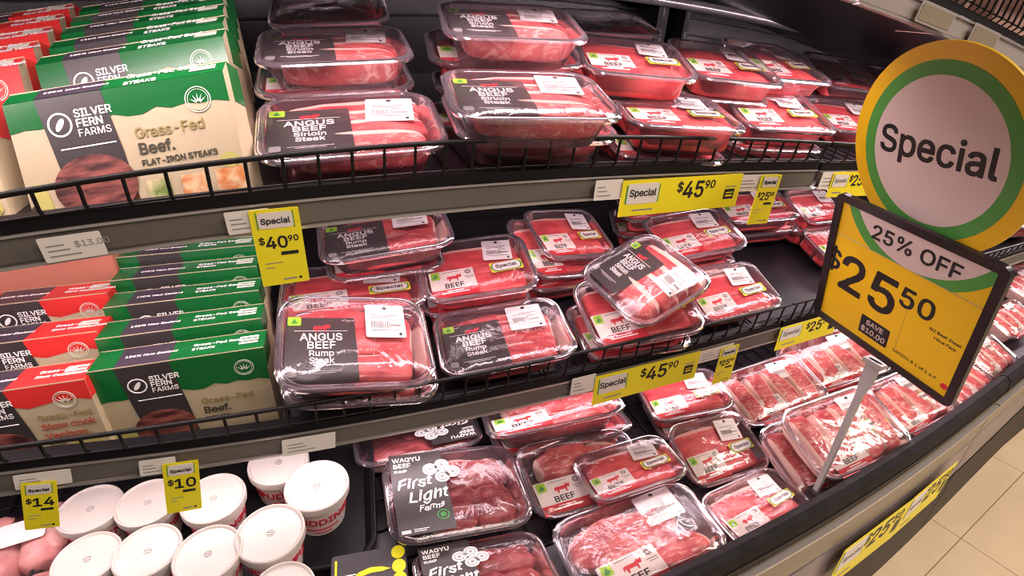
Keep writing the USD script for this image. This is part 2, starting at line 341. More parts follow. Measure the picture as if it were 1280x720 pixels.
# bottom deck and front of the cabinet
def deck_z(y): return -.735 + .10 * (y - .4)
X = xs(X0, X1, .08)
rings = []
for x in X:
    y0 = bump_y(x) + .035
    rings.append(np.array([(x, y0, deck_z(y0) - .014 + EYE), (x, BACK + .04, deck_z(BACK + .04) - .014 + EYE), (x, BACK + .04, deck_z(BACK + .04) - .004 + EYE), (x, y0, deck_z(y0) - .004 + EYE)]))
m = loft(rings, True, True); trimesh.repair.fix_normals(m)
dk = thing('bottom_deck'); tag(dk, 'black bottom deck of the cabinet with wire grille under the packs', 'deck')
obj('deck_panel', m, 'shelf_black', dk)
for k, x in enumerate(np.arange(-.5, 1.75, .040)):
    y0 = bump_y(x) + .04
    obj('grille_wire', tube([(x, y0, deck_z(y0) + EYE), (x, 1.1, deck_z(1.1) + EYE)], .0018, 5), 'black_wire', dk, True)
for y in np.arange(.46, 1.0, .055):
    obj('cross_wire', tube([(-.7, y, deck_z(y) - .002 + EYE), (1.7, y, deck_z(y) - .002 + EYE)], .0018, 5), 'black_wire', dk, True)
def front(xa, xb, label):
    t = thing('cabinet_front', up((xa, front_y(xa), -1.4))); off = np.array(up((xa, front_y(xa), -1.4))); tag(t, label, 'cabinet', 'curved front sections of the cabinet')
    X = xs(xa, xb, .05); yb = lambda x: (bump_y(x), EYE); yf = lambda x: (front_y(x), EYE)
    def put(n, prof, yz, m, smooth=False):
        q = sweep(prof, X, yz); q.apply_translation(-off); obj(n, q, m, t, smooth)
    put('bumper', [(.018, -.76), (.018, -.652), (.012, -.643), (.002, -.637), (-.007, -.645), (-.011, -.662), (-.012, -.680), (-.006, -.704), (.004, -.714), (.012, -.716), (.012, -.76)], yb, 'bumper_black', 30)
    put('bumper_groove', [(-.0130, -.674), (-.009, -.674), (-.009, -.668), (-.0130, -.668)], yb, 'black_steel')
    put('upper_strip', [(.0, -.800), (.012, -.800), (.012, -.712), (-.004, -.712), (-.006, -.722), (.0, -.730)], yf, 'strip_beige')
    put('strip_line', [(-.008, -.716), (0, -.716), (0, -.710), (-.008, -.710)], yf, 'rail_edge')
    put('groove', [(.008, -.815), (.02, -.815), (.02, -.800), (.008, -.800)], yf, 'black_steel')
    put('lower_strip', [(.0, -.932), (.012, -.932), (.012, -.815), (.002, -.815)], yf, 'strip_purple')
    put('kick_panel', [(-.002, -1.141), (.02, -1.141), (.02, -.934), (-.002, -.934)], yf, 'black_steel')
    put('base', [(.13, -1.45), (.5, -1.45), (.5, -1.12), (.02, -1.12), (.02, -1.141), (.13, -1.15)], yf, 'black_steel')
front(X0, 1.455, 'curved cabinet front with black bumper and yellow tickets, nearer section')
front(1.461, X1, 'curved cabinet front with black bumper and bare strips, far right section')

# ------------------------------------------------------------------ meat packs: one of each kind, with its parts, as classes
PW, PD, PH = .205, .160, .048
lib = stage.CreateClassPrim('/World/pack_kinds')
def tray(parent, dark=False):
    r = [rrect(PW - .060, PD - .056, .020, .0015), rrect(PW - .050, PD - .046, .024, .004), rrect(PW - .022, PD - .022, .030, PH - .006), rrect(PW - .018, PD - .018, .030, PH - .001),
         rrect(PW - .004, PD - .004, .034, PH), rrect(PW, PD, .035, PH - .002), rrect(PW - .001, PD - .001, .035, PH - .005)]
    m = loft(r, cap0=True); trimesh.repair.fix_normals(m); obj('tray', m, 'tray_plastic', parent, 30)
    rib = [rrect(PW - .020, PD - .020, .030, PH - .0005), rrect(PW - .016, PD - .016, .031, PH + .0012), rrect(PW - .010, PD - .010, .032, PH + .0012), rrect(PW - .006, PD - .006, .033, PH + .0002)]
    obj('tray_rim', loft(rib), 'rim_clear', parent, True)
def film(parent, seed=0, bulge=.003, amp=.0042):
    rings = []
    for k, s in enumerate(np.linspace(1, .03, 26)):
        r = rrect(PW - .010, PD - .010, .032, 0, 16) * [s, s, 1]
        r[:, 2] = PH + .0012 + (.0032 + bulge) * (1 - s ** 6) + amp * (fbm(np.c_[r[:, 0] * 48 + r[:, 1] * 20, r[:, 1] * 26, r[:, 0] * 0 + seed * 5.1], 3, seed) - .5) * min(1, (1 - s) * 4)
        rings.append(r)
    obj('film', loft(rings, cap1=True), 'film_clear', parent, True)
LZ = PH - .0010                                # labels lie on the film
def label_base(parent, name, m, material, dz=0):
    m.apply_translation([0, 0, LZ + dz]); return obj(name, m, material, parent)
def on(parent, name, m, material, dz=.0005):
    m = trimesh.util.concatenate(m) if isinstance(m, list) else m
    m.apply_translation([0, 0, LZ + dz]); return obj(name, m, material, parent)
def turn(m, deg, x, y):
    m = trimesh.util.concatenate(m) if isinstance(m, list) else m
    m.apply_transform(trimesh.transformations.rotation_matrix(math.radians(deg), [0, 0, 1])); m.apply_translation([x, y, 0]); return m
def price_label(parent, x, y, deg=-4, w=.056, h=.060):
    p = label_base(parent, 'price_label', turn(plate(w, h, .003, 0, .0004), deg, x, y), 'paper_white', .0004)
    bars = []; q = -w * .36; rng = random.Random(5)
    for k in range(14):
        b = rng.choice([.0006, .0010, .0014]); bars.append(rect(q, q + b, -h * .22, -h * .02)); q += b + .0009
    on(p, 'barcode', turn(bars, deg, x, y), 'ink_grey', .0009)
    li = [rect(-w * .36, w * .30, h * .16, h * .175), rect(-w * .36, w * .20, h * .10, h * .115), rect(w * .12, w * .38, -h * .16, -h * .11), rect(w * .05, w * .3, h * .02, h * .035), rect(-w * .36, w * .36, -h * .30, -h * .285)]
    on(p, 'print', turn(li, deg, x, y), 'ink_grey', .0009)
    on(p, 'emblem', turn([ring(0, .0032, 0, h * .40, n=6), ring(0, .0022, w * .36, -h * .40, n=6)], deg, x, y), 'ink', .0009)
def special_sticker(parent, x, y, deg=4):
    p = label_base(parent, 'special_sticker', turn(plate(.060, .025, .003, 0, .0004), deg, x, y), 'ticket_yellow', .0008)
    o = plate(.058, .0235, .011, 0, .0004); on(p, 'green_ring', turn(o, deg, x, y), 'ring_green', .0012)
    on(p, 'white_panel', turn(plate(.051, .020, .008, 0, .0004), deg, x, y), 'paper_white', .0016)
    on(p, 'lettering', turn(word('Special', .0084, 0, -.0034, center=True), deg, x, y), 'ink', .0020)
def angus_label(parent, cut, x=-.046, y=-.012, deg=0):
    w, h = .090, .106
    p = label_base(parent, 'brand_label', turn(plate(w, h, .003, 0, .0005), deg, x, y), 'ink_black_label', .0002)
    L = [word('ANGUS', .0112, 0, .014, center=True), word('BEEF', .0112, 0, .0005, center=True), word(cut, .0086, 0, -.0112, center=True), word('Steak', .0086, 0, -.0226, center=True),
         rect(-.034, .034, .0292, .0299), rect(-.024, .024, -.035, -.0343), rect(-.016, .016, -.038, -.0374)]
    on(p, 'lettering', turn(L, deg, x, y), 'ink_white', .0008)
    b = poly_mesh(bull(.020), .0004); b.apply_translation([0, .0335, 0]); on(p, 'bull_emblem', turn(b, deg, x, y), 'ink_red', .0008)
    on(p, 'tag', turn(plate(.017, .015, .002, 0, .0005, -.034, .046), deg, x, y), 'ink_lime', .0008)
    lf = Polygon([(-.038, .043), (-.034, .050), (-.030, .043), (-.034, .0415)]); on(p, 'leaf', turn(poly_mesh(lf, .0004), deg, x, y), 'ink_green', .0014)
    rc = [plate(.012, .012, .003, 0, .0004, -.036, -.037), rect(-.041, -.031, -.047, -.0455)]
    on(p, 'recycling_mark', turn(rc, deg, x, y), 'ink_grey', .0008)
def beef_label(parent, x=-.048, y=-.034, deg=2, s=1.0):
    w, h = .080 * s, .060 * s
    p = label_base(parent, 'brand_label', turn(plate(w, h, .002, 0, .0005), deg, x, y), 'ticket_white', .0002)
    on(p, 'red_strip', turn(rect(-w / 2, w / 2, -h / 2 - .005, -h / 2 + .013 * s), deg, x, y), 'ink_red', .0008)
    on(p, 'strip_print', turn([rect(-.024 * s, .024 * s, -h / 2 + .0025, -h / 2 + .0050), rect(-.014 * s, .014 * s, -h / 2 + .007, -h / 2 + .009)], deg, x, y), 'ink_white', .0013)
    on(p, 'lettering', turn(word('BEEF', .0105 * s, .001, -.0135 * s, center=True), deg, x, y), 'ink', .0008)
    b = poly_mesh(bull(.024 * s), .0004); b.apply_translation([.002, .0085 * s, 0]); on(p, 'bull_emblem', turn(b, deg, x, y), 'ink_red', .0008)
    on(p, 'tag', turn(plate(.015 * s, .018 * s, .002, 0, .0005, -.029 * s, .019 * s), deg, x, y), 'ink_lime', .0008)
    lf = Polygon([(-.034, .014), (-.029, .024), (-.024, .016), (-.029, .012)]); lf = affinity.scale(lf, s, s, origin=(0, 0)); on(p, 'leaf', turn(poly_mesh(lf, .0004), deg, x, y), 'ink_green', .0014)
    q = [ring(.002 * s, .0055 * s, .029 * s, .020 * s, n=6), rect(.021 * s, .037 * s, .008 * s, .0095 * s), rect(.024 * s, .037 * s, .004 * s, .0052 * s), rect(-.016 * s, .014 * s, .0245 * s, .0257 * s)]
    on(p, 'small_print', turn(q, deg, x, y), 'ink_grey', .0008)
def steak(parent, cx, cy, cz, ax, ay, az, seed, material, fat=None, yaw=0, roll=0, e=.45, amp=.003, name='steak', sub=3):
    m, q = pillow(ax, ay, az, e, amp, 38, seed, sub)
    f = np.zeros(len(q)) if fat is None else np.clip(fat(q), 0, 1)
    r = Ro.from_euler('zx', [yaw, roll], degrees=True).as_matrix()
    m.vertices = m.vertices @ r.T + [cx, cy, cz]
    obj(name, m, material, parent, fat=f)
def kind(name): return stage.DefinePrim('/World/pack_kinds/' + name, 'Xform')
def back_fat(q): return (q[:, 1] - .58) * 4 * (q[:, 2] > -.9)
def strip_fat(q): return (q[:, 1] - .30) * 4 * (q[:, 2] > -.2)
def rim_fat(q): return (np.abs(q[:, 0]) - .80) * 5

def build_sirloin(k):
    tray(k); film(k, 1)
    for n, y in enumerate((.050, .024, -.004, -.034)):
        steak(k, .006 - .003 * (n % 2), y, .026 + .001 * n, .080 - .003 * (n % 2), .021, .0175, 10 + n, 'beef_slice' if n % 2 else 'beef_red', strip_fat, yaw=(1.5, -1, 2, -2)[n], roll=8)
    angus_label(k, 'Sirloin'); price_label(k, .046, .030, -5)
def build_rump(k):
    tray(k); film(k, 2)
    steak(k, -.02, .022, .024, .062, .042, .0195, 21, 'beef_red', None, e=.55, amp=.006); steak(k, .050, .006, .024, .030, .050, .018, 22, 'beef_red', rim_fat, e=.55, amp=.006)
    steak(k, .004, -.040, .024, .070, .021, .0185, 23, 'beef_red', back_fat, e=.5, amp=.005)
    angus_label(k, 'Rump', -.046, -.016); price_label(k, .042, .032, -2)
def build_slab(k, special, seed, loose=False):
    tray(k); film(k, seed, .002)
    steak(k, -.002, .022, .024, .083, .037, .0195, 30 + seed, 'beef_bright', back_fat, e=.32, amp=.003); steak(k, -.002, -.036, .024, .083, .025, .0185, 31 + seed, 'beef_bright', None, e=.32, amp=.003)
    beef_label(k); price_label(k, .044, .034, -6, .054, .054)
    if special: special_sticker(k, .052, -.012, 3)
def build_lump(k):
    tray(k); film(k, 5, .005, .003)
    steak(k, -.022, .028, .026, .048, .034, .023, 41, 'beef_slice', rim_fat, e=.7, amp=.010); steak(k, .048, .024, .024, .034, .036, .020, 42, 'beef_slice', back_fat, e=.65, amp=.009)
    steak(k, .006, -.034, .024, .078, .026, .019, 43, 'beef_red', back_fat, e=.6, amp=.007)
    beef_label(k, -.050, -.036, 3)
def build_big(k):
    tray(k); film(k, 6, .006, .0035)
    steak(k, -.010, .016, .026, .072, .040, .023, 51, 'beef_slice', lambda q: (q[:, 1] - .7) * 4 + (-q[:, 0] - .75) * 4, e=.65, amp=.009); steak(k, .040, -.034, .024, .044, .026, .018, 52, 'beef_slice', rim_fat, e=.6, amp=.008)
    beef_label(k, -.030, -.050, 4); price_label(k, .046, .040, 3)
def script(m):
    v = m.vertices.copy(); v[:, 0] += .22 * (v[:, 1] - v[:, 1].min()); v[:, 1] += .0014 * np.sin(v[:, 0] * 420) + .10 * (v[:, 0] - v[:, 0].min()); m.vertices = v; return m
def build_wagyu(k):
    tray(k); film(k, 7, .004, .003)
    steak(k, .034, .034, .025, .052, .030, .020, 61, 'beef_dark', back_fat, e=.7, amp=.010); steak(k, .052, -.022, .024, .034, .034, .019, 62, 'beef_dark', None, e=.7, amp=.010)
    steak(k, -.010, -.020, .023, .040, .040, .018, 63, 'beef_dark', None, e=.65, amp=.008); steak(k, -.055, .030, .022, .030, .034, .016, 64, 'beef_dark', None, e=.65, amp=.006)
    global LZ
    x, y = -.054, 0; was, LZ = LZ, PH + .0105            # a card sleeve over the film
    p = label_base(k, 'brand_label', plate(.076, .142, .002, 0, .0005, x, y), 'ink_black_label', .0002)
    on(p, 'lettering', [script(word('First', .0175, -.088, .004)), script(word('Light', .0175, -.076, -.020)), script(word('Farms', .009, -.062, -.036))], 'ink_white', .0008)
    on(p, 'heading', [word('WAGYU', .0078, -.088, .056), word('BEEF', .0078, -.088, .045), word('RUMP', .0048, -.088, .036)], 'ink_white', .0008)
    for q in ((-.036, .036), (-.018, .042), (-.020, .020), (-.004, .027)):
        on(p, 'badge', [ring(0, .0108, *q, depth=.0004, n=10)], 'ink_white', .0010)
        on(p, 'badge_ring', [ring(.0062, .0076, *q, depth=.0003, n=8), ring(0, .0028, *q, depth=.0003, n=5)], 'ink_grey', .0015)
    on(p, 'green_seal', [ring(.0068, .0085, -.030, -.046, n=10), ring(0, .0042, -.030, -.046, n=8)], 'ink_green', .0008)
    on(p, 'small_print', [rect(-.088, -.076, -.068, -.063), rect(-.072, -.052, -.064, -.0628), rect(-.072, -.056, -.067, -.0658)], 'ink_white', .0008)
    LZ = was
def build_slices(k, special):
    tray(k); film(k, 9, .006, .004)
    side = lambda q: (np.abs(q[:, 0]) - .55) * 4
    for n, x in enumerate((-.066, -.023, .022, .066)):
        steak(k, x, -.002, .027, .0215, .064 - .003 * (n % 2), .0225, 70 + n, 'beef_slice', side, yaw=(2, -3, 2, -2)[n], e=.5, amp=.004)
    beef_label(k, -.034, -.046, 3, .9); price_label(k, .040, .040, -4, .046, .050)
    if special: special_sticker(k, .052, -.006, 4)
KINDS = {'sirloin': build_sirloin, 'rump': build_rump, 'special': lambda k: build_slab(k, True, 3), 'plain': lambda k: build_slab(k, False, 4), 'lump': build_lump, 'big': build_big,
         'wagyu': build_wagyu, 'slices': lambda k: build_slices(k, False), 'slices_special': lambda k: build_slices(k, True)}
CLASS = {}
for n, f in KINDS.items():
    CLASS[n] = kind(n + '_pack'); f(CLASS[n])

# position of the middle of the rim (relative to the eye), rotation vector, width and depth factors, height in the stack
POSE = {
    'T1': (0.0948, 0.6597, -0.1177, 0.2899, -0.0944, -0.0967, 1.041, 0.986, 1.10),
    'T2': (0.0971, 0.7797, -0.0380, 0.2022, -0.0958, -0.1033, 0.932, 1.064, 2.36),
    'T4': (0.2997, 0.6044, -0.0738, 0.2405, -0.0425, -0.1812, 1.007, 1.004, 2.06),
    'T5': (0.3276, 0.7358, 0.0042, 0.2574, -0.0557, -0.2279, 0.950, 1.059, 3.25),
    'T6': (0.5396, 0.7341, -0.0317, 0.2572, -0.0229, -0.3661, 0.857, 1.179, 2.57),
    'T8': (0.5648, 0.6457, -0.0984, 0.1479, -0.0205, -0.3583, 0.851, 1.148, 1.49),
    'T9': (0.7794, 0.7841, -0.0349, 0.3302, -0.0002, -0.2651, 0.887, 1.142, 2.48),
    'T11': (0.9258, 0.7961, -0.0296, 0.3753, 0.0442, 0.0403, 0.966, 1.071, 2.65),
    'M3': (0.0755, 0.6196, -0.3928, 0.2800, 0.1301, -0.0950, 0.982, 1.064, 2.08),
    'M4': (0.3153, 0.7962, -0.3915, 0.2150, -0.1421, -0.1905, 0.991, 1.082, 1.81),
    'M5': (0.3093, 0.6521, -0.4491, 0.1541, -0.1306, -0.1678, 1.075, 0.969, 1.06),
    'M7': (0.5743, 0.6447, -0.3781, 0.4311, 0.0101, -1.3647, 0.830, 1.139, 2.51),
    'M6': (0.5375, 0.8528, -0.3706, 0.3466, 0.0517, -0.0012, 0.818, 0.944, 2.08),
    'M9': (0.8376, 0.8156, -0.3843, 0.2651, -0.1514, -0.1316, 0.985, 0.971, 1.73),
    'M10': (0.8269, 0.6729, -0.4582, 0.3290, -0.1951, -0.1411, 0.892, 0.876, 0.67),
    'D3': (0.2031, 0.5588, -0.6651, 0.1599, 0.0924, -0.0982, 1.106, 0.973, 1.08),
    'D6': (0.4245, 0.5306, -0.6746, 0.3076, 0.0335, -0.0592, 1.119, 0.851, 0.95),
    'D7': (0.4889, 0.4955, -0.6557, -0.0063, -0.0907, -0.0738, 0.886, 0.662, 1.39),
    'D9': (0.7093, 0.5018, -0.6922, 0.3956, 0.0044, -0.0309, 0.919, 0.789, 0.65),
    'D10': (0.4378, 0.3898, -0.6822, 0.0856, -0.0873, -0.0466, 1.237, 0.866, 1.08),
    'D11': (0.6919, 0.3851, -0.7111, 0.0580, -0.0202, 0.0480, 0.941, 0.670, 0.51),
    'D12': (0.9116, 0.5673, -0.6528, 0.3363, -0.1315, -0.0234, 1.127, 0.819, 1.31),
    'D14': (0.9161, 0.4069, -0.6329, 0.3866, -0.1130, -0.0317, 1.144, 0.895, 2.03),
    'T2b': (0.0984, 0.8073, -0.0774, 0.1845, -0.0954, -0.1107, 0.992, 1.055, 1.49),
    'T3': (0.1257, 1.0396, 0.0054, 0.2816, -0.1375, -0.1485, 0.939, 1.119, 2.48),
    'T4b': (0.3253, 0.6529, -0.1067, 0.2551, -0.0265, -0.1206, 1.075, 1.027, 1.42),
    'T5b': (0.3487, 0.8004, -0.0323, 0.3114, -0.0609, -0.2155, 1.156, 0.886, 2.34),
    'T7': (0.6769, 1.0255, 0.0172, 0.2658, -0.0421, -0.1363, 0.970, 1.058, 2.79),
    'T10': (0.8614, 0.7130, -0.1071, 0.3401, -0.0383, -0.2796, 0.903, 1.011, 1.29),
    'T12': (1.3707, 0.9655, -0.0535, 0.4674, 0.0090, -0.2346, 0.906, 1.053, 2.08),
    'T13': (1.6221, 1.0179, -0.0747, 0.5070, 0.0370, -0.1957, 0.900, 1.012, 1.79),
    'T14': (1.1955, 0.7909, -0.1325, 0.3758, -0.0016, -0.2879, 0.889, 0.960, 0.83),
    'M1': (0.1681, 0.8663, -0.3369, 0.2215, -0.1274, -0.0956, 1.117, 0.900, 2.61),
    'M2': (0.1003, 0.8173, -0.4157, 0.1690, -0.0566, -0.1419, 1.148, 0.927, 1.10),
    'M3b': (0.0824, 0.6442, -0.4365, 0.3259, 0.1339, -0.0862, 1.026, 1.069, 1.14),
    'M6b': (0.5045, 0.8472, -0.3976, 0.4581, 0.2114, 0.1735, 0.921, 0.995, 1.57),
    'M8': (0.5622, 0.6383, -0.4316, 0.3040, -0.1787, -0.1844, 1.012, 1.027, 1.46),
    'M11': (1.0763, 0.8814, -0.3573, 0.2145, -0.1485, -0.3162, 0.912, 0.977, 1.83),
    'M11b': (1.1318, 0.9051, -0.4046, 0.2350, -0.1715, -0.3167, 0.887, 0.931, 0.75),
    'M12': (1.2834, 0.8510, -0.3649, 0.4509, -0.0111, -0.0145, 0.871, 0.784, 1.48),
    'M13': (1.2669, 0.7574, -0.4323, 0.3959, 0.0131, -0.0433, 0.858, 0.734, 0.42),
    'M14': (0.8364, 0.9558, -0.3665, 0.1390, -0.1851, -0.4561, 0.865, 0.944, 1.70),
    'D2': (0.1779, 0.7101, -0.6658, -0.0398, -0.0241, -0.0874, 1.090, 0.809, 0.76),
    'D4': (0.2046, 0.4280, -0.6968, -0.0646, 0.1029, -0.0710, 0.991, 0.771, 0.71),
    'D5': (0.4104, 0.6383, -0.6184, -0.0992, -0.1156, -0.1945, 1.256, 0.704, 1.86),
    'D5b': (0.4296, 0.6354, -0.6658, -0.1197, -0.0743, -0.1579, 1.294, 0.714, 0.91),
    'D8': (0.6999, 0.6075, -0.6406, 0.1056, -0.1758, -0.2217, 0.853, 0.738, 1.47),
    'D8b': (0.7226, 0.5981, -0.6881, 0.1546, -0.1048, -0.1535, 0.885, 0.736, 0.54),
    'D13': (1.1268, 0.5882, -0.6379, 0.3090, -0.1629, -0.0785, 1.245, 0.851, 1.57),
    'D14b': (0.8986, 0.4185, -0.6782, 0.3763, -0.1152, -0.0436, 1.201, 0.910, 1.10),
    'D15': (1.1701, 0.4376, -0.6568, 0.3204, -0.0369, 0.0474, 1.062, 0.783, 1.49),
    'D16': (1.5961, 0.4857, -0.6741, 0.4558, -0.0099, 0.1086, 1.019, 0.651, 1.05),
    'D17': (1.9069, 0.5787, -0.6647, 0.4036, -0.0390, 0.0988, 1.023, 0.650, 1.05),
    'D18': (2.2291, 0.6886, -0.6503, 0.3470, -0.0623, 0.1125, 1.037, 0.683, 1.12),
    'D0': (-0.4079, 0.6942, -0.6844, 0.2030, 0.1075, 0.2836, 0.429, 1.122, 0.42),
}
TOP, MID, LOW = 'clear sealed beef packs on the upper shelf', 'clear sealed beef packs on the middle shelf', 'clear sealed beef packs on the bottom deck'
PACKS = {
    'T1': ('sirloin', 'front sirloin pack with black label on the upper shelf, beside the green boxes'),
    'T2': ('sirloin', 'sirloin pack with black label, second back from the wire beside the green boxes'),
    'T2b': ('plain', 'clear pack under the second sirloin pack, beside the green boxes'),
    'T3': ('plain', 'red beef pack with white label furthest back beside the upper green boxes'),
    'T4': ('sirloin', 'sirloin pack with black label topping the front of the second upper stack'),
    'T4b': ('sirloin', 'sirloin pack under the front pack of the second upper stack'),
    'T5': ('sirloin', 'sirloin pack with black label topping the rear second stack, at the picture top'),
    'T5b': ('plain', 'red beef pack sticking out under the rear sirloin pack at the top'),
    'T6': ('special', 'beef pack with white special sticker, right of the two stacked sirloin packs'),
    'T7': ('special', 'red beef pack at the very back, under the black upright posts'),
    'T8': ('special', 'beef pack with white label resting at the wire, above the long $45.90 ticket'),
    'T9': ('special', 'bright red beef pack in the rear row below the clear tube end'),
    'T10': ('special', 'tilted beef pack at the wire, second left of the round sign'),
    'T11': ('special', 'bright red beef pack in the rear row, next to the left of the round sign'),
    'T12': ('special', 'rear beef pack half hidden by the rim of the round sign'),
    'T13': ('plain', 'furthest beef pack on the upper shelf, just showing beside the round sign'),
    'T14': ('special', 'beef pack at the wire touching the left rim of the round sign'),
    'M1': ('rump', 'rump steak pack with black label tipped forward under the upper rail'),
    'M2': ('special', 'red beef pack with curled special sticker, behind the front rump pack'),
    'M3': ('rump', 'front rump steak pack with black label beside the middle green boxes'),
    'M3b': ('rump', 'rump pack under the front rump pack beside the green boxes'),
    'M4': ('special', 'red beef pack with special sticker, right behind the second rump pack'),
    'M5': ('rump', 'second rump steak pack with black label along the middle wire'),
    'M7': ('sirloin', 'sirloin pack turned sideways on top of others, its label washed by lamp glare'),
    'M6': ('special', 'tilted red beef pack on top of a pair leaning under the upper rail'),
    'M6b': ('plain', 'tilted red beef pack underneath the leaning pair'),
    'M8': ('special', 'beef pack with special sticker under the sideways glaring pack'),
    'M9': ('special', 'red beef pack under the right half of the upper $45.90 ticket'),
    'M10': ('special', 'red beef pack with special sticker beside the bare black shelf panel'),
    'M11': ('special', 'red beef pack behind the narrow upper $25 ticket'),
    'M11b': ('plain', 'red beef pack under the one behind the narrow upper $25 ticket'),
    'M12': ('plain', 'red beef pack on the middle shelf left of the corner of the price card'),
    'M13': ('plain', 'clear pack under the red one, half hidden by the edge of the price card'),
    'M14': ('plain', 'beef pack in the dark under the left half of the upper $45.90 ticket'),
    'D2': ('wagyu', 'wagyu pack turned upside down, half under the middle shelf rail'),
    'D3': ('wagyu', 'wagyu pack with black label and four round badges, large in the bottom middle'),
    'D4': ('wagyu', 'wagyu pack cut by the bottom edge of the picture'),
    'D5': ('lump', 'beef pack with small white label on top, close under the middle shelf rail'),
    'D5b': ('plain', 'beef pack under the one close below the middle shelf rail'),
    'D6': ('lump', 'pack of round beef pieces right of the large wagyu pack'),
    'D7': ('special', 'beef pack with special sticker lying on the round beef pieces'),
    'D8': ('special', 'beef pack with special sticker under the lower $45.90 ticket'),
    'D8b': ('plain', 'clear pack beneath the one under the lower $45.90 ticket'),
    'D9': ('special', 'beef pack with special sticker mid bottom deck, left of the sliced packs'),
    'D10': ('big', 'large beef pack with scratched film at the bottom edge of the picture'),
    'D11': ('special', 'beef pack with special sticker at the black bumper, left of the sign stem'),
    'D12': ('slices', 'pack of thick sliced steaks under the narrow lower $25 ticket'),
    'D13': ('slices', 'pack of thick sliced steaks in the rear, under the wide lower $25 ticket'),
    'D14': ('slices_special', 'thick sliced steak pack on top, crossed by the sign stem'),
    'D14b': ('slices', 'sliced steak pack underneath, behind the foot of the sign stem'),
    'D15': ('slices_special', 'sliced steak pack at the bumper under the price card'),
    'D16': ('slices', 'nearest beef pack right of the price card'),
    'D17': ('slices', 'second beef pack right of the price card, by the picture edge'),
    'D18': ('slices', 'furthest beef pack right of the price card, below the shelf end'),
}
SHORT = {'T6': 'the upper special pack right of the sirloin stacks', 'T8': 'the pack at the wire above the upper $45.90 ticket', 'T9': 'the rear pack below the tube end', 'T11': 'the rear pack left of the round sign',
         'M4': 'the special pack in the middle of the shelf', 'M9': 'the pack below the upper $45.90 ticket', 'T2b': 'the stack second back beside the boxes', 'T3': 'the furthest pack beside the boxes',
         'T5b': 'the rear sirloin stack', 'T7': 'the pack below the upright posts', 'T10': 'the tilted pack left of the round sign', 'T12': 'the rear pack cut by the round sign',
         'T13': 'the furthest pack by the round sign', 'M1': 'the rump pack tipped under the upper rail', 'M2': 'the pack with the curled sticker', 'M6b': 'the leaning pair', 'M8': 'the sideways glaring pack pile',
         'M12': 'the red pack by the price card corner', 'M14': 'the pack by the upper $45.90 ticket', 'D13': 'the sliced steaks below the wide $25 ticket'}
def place(kind_name, name, c, rot, sx, sy, label, group):
    p = UsdGeom.Xform.Define(stage, free('/World', name)); base = np.array(up(c)) - rot[:, 2] * PH
    p.AddTransformOp().Set(xf(base, rot, (sx, sy, 1)))
    p = p.GetPrim(); p.GetReferences().AddInternalReference(CLASS[kind_name].GetPath()); p.SetInstanceable(True)
    tag(p, label, 'meat pack', group); return p
NAMES = {'sirloin': 'sirloin_pack', 'rump': 'rump_steak_pack', 'special': 'beef_pack', 'plain': 'beef_pack', 'lump': 'beef_pack', 'big': 'beef_pack', 'wagyu': 'wagyu_pack', 'slices': 'sliced_steak_pack', 'slices_special': 'sliced_steak_pack'}
for k, (kn, label) in PACKS.items():
    x, y, z, a, b, c, sx, sy, lev = POSE[k]
    rot = Ro.from_rotvec([a, b, c]).as_matrix(); g = TOP if k[0] == 'T' else MID if k[0] == 'M' else LOW
    if k == 'D2': rot = rot @ Ro.from_euler('z', 180, degrees=True).as_matrix()
    place(kn, NAMES[kn], (x, y, z), rot, sx, sy, label, g)
    lev += {'T': .36, 'M': .6, 'D': 0}[k[0]]
    n = 1
    while k in SHORT and lev > 1.55 and n < 3:                # what a pack lies on: more packs of the stack
        q = np.array([x, y, z]) + np.array([0, .018, -.052]) * n
        flat = Ro.from_rotvec([.14, b * .5, c]).as_matrix()
        place('plain', 'beef_pack', q, flat, min(sx, 1), min(sy, 1), ('clear pack under ' if n == 1 else 'lowest clear pack under ') + SHORT[k], g)
        n += 1; lev -= 1

for n, (x, y) in enumerate(((1.62, .69), (1.86, .69), (2.10, .69))):           # beyond the sign
    w_ = ('nearest', 'second', 'furthest')[n]
    place('special', 'beef_pack', (x, y, rail_2(x) + .065 + .14 * (y - .6)), Ro.from_rotvec([.14, .02 * n, -.05]).as_matrix(), 1, 1, w_ + ' beef pack on the middle shelf beyond the signs', MID)
    place('sirloin', 'sirloin_pack', (x - .06, y + .03, rail_1(x - .06) + .07 + .14 * (y - .57)), Ro.from_rotvec([.14, .05, -.04 * n]).as_matrix(), 1, 1, w_ + ' sirloin pack on the upper shelf beyond the signs', TOP)
for n, (x, y) in enumerate(((1.40, .46), (1.52, .66), (1.80, .70), (2.06, .80), (2.38, .72))):
    place('slices', 'sliced_steak_pack', (x, y, deck_z(y) + .062), Ro.from_rotvec([.22, 0, .10]).as_matrix(), 1, 1,
          ('sliced steak pack at the bumper behind the price card', 'rear row sliced steak pack right of the price card, nearest', 'rear row sliced steak pack right of the price card, second', 'rear row sliced steak pack right of the price card, third', 'rear row sliced steak pack right of the price card, furthest')[n], LOW)

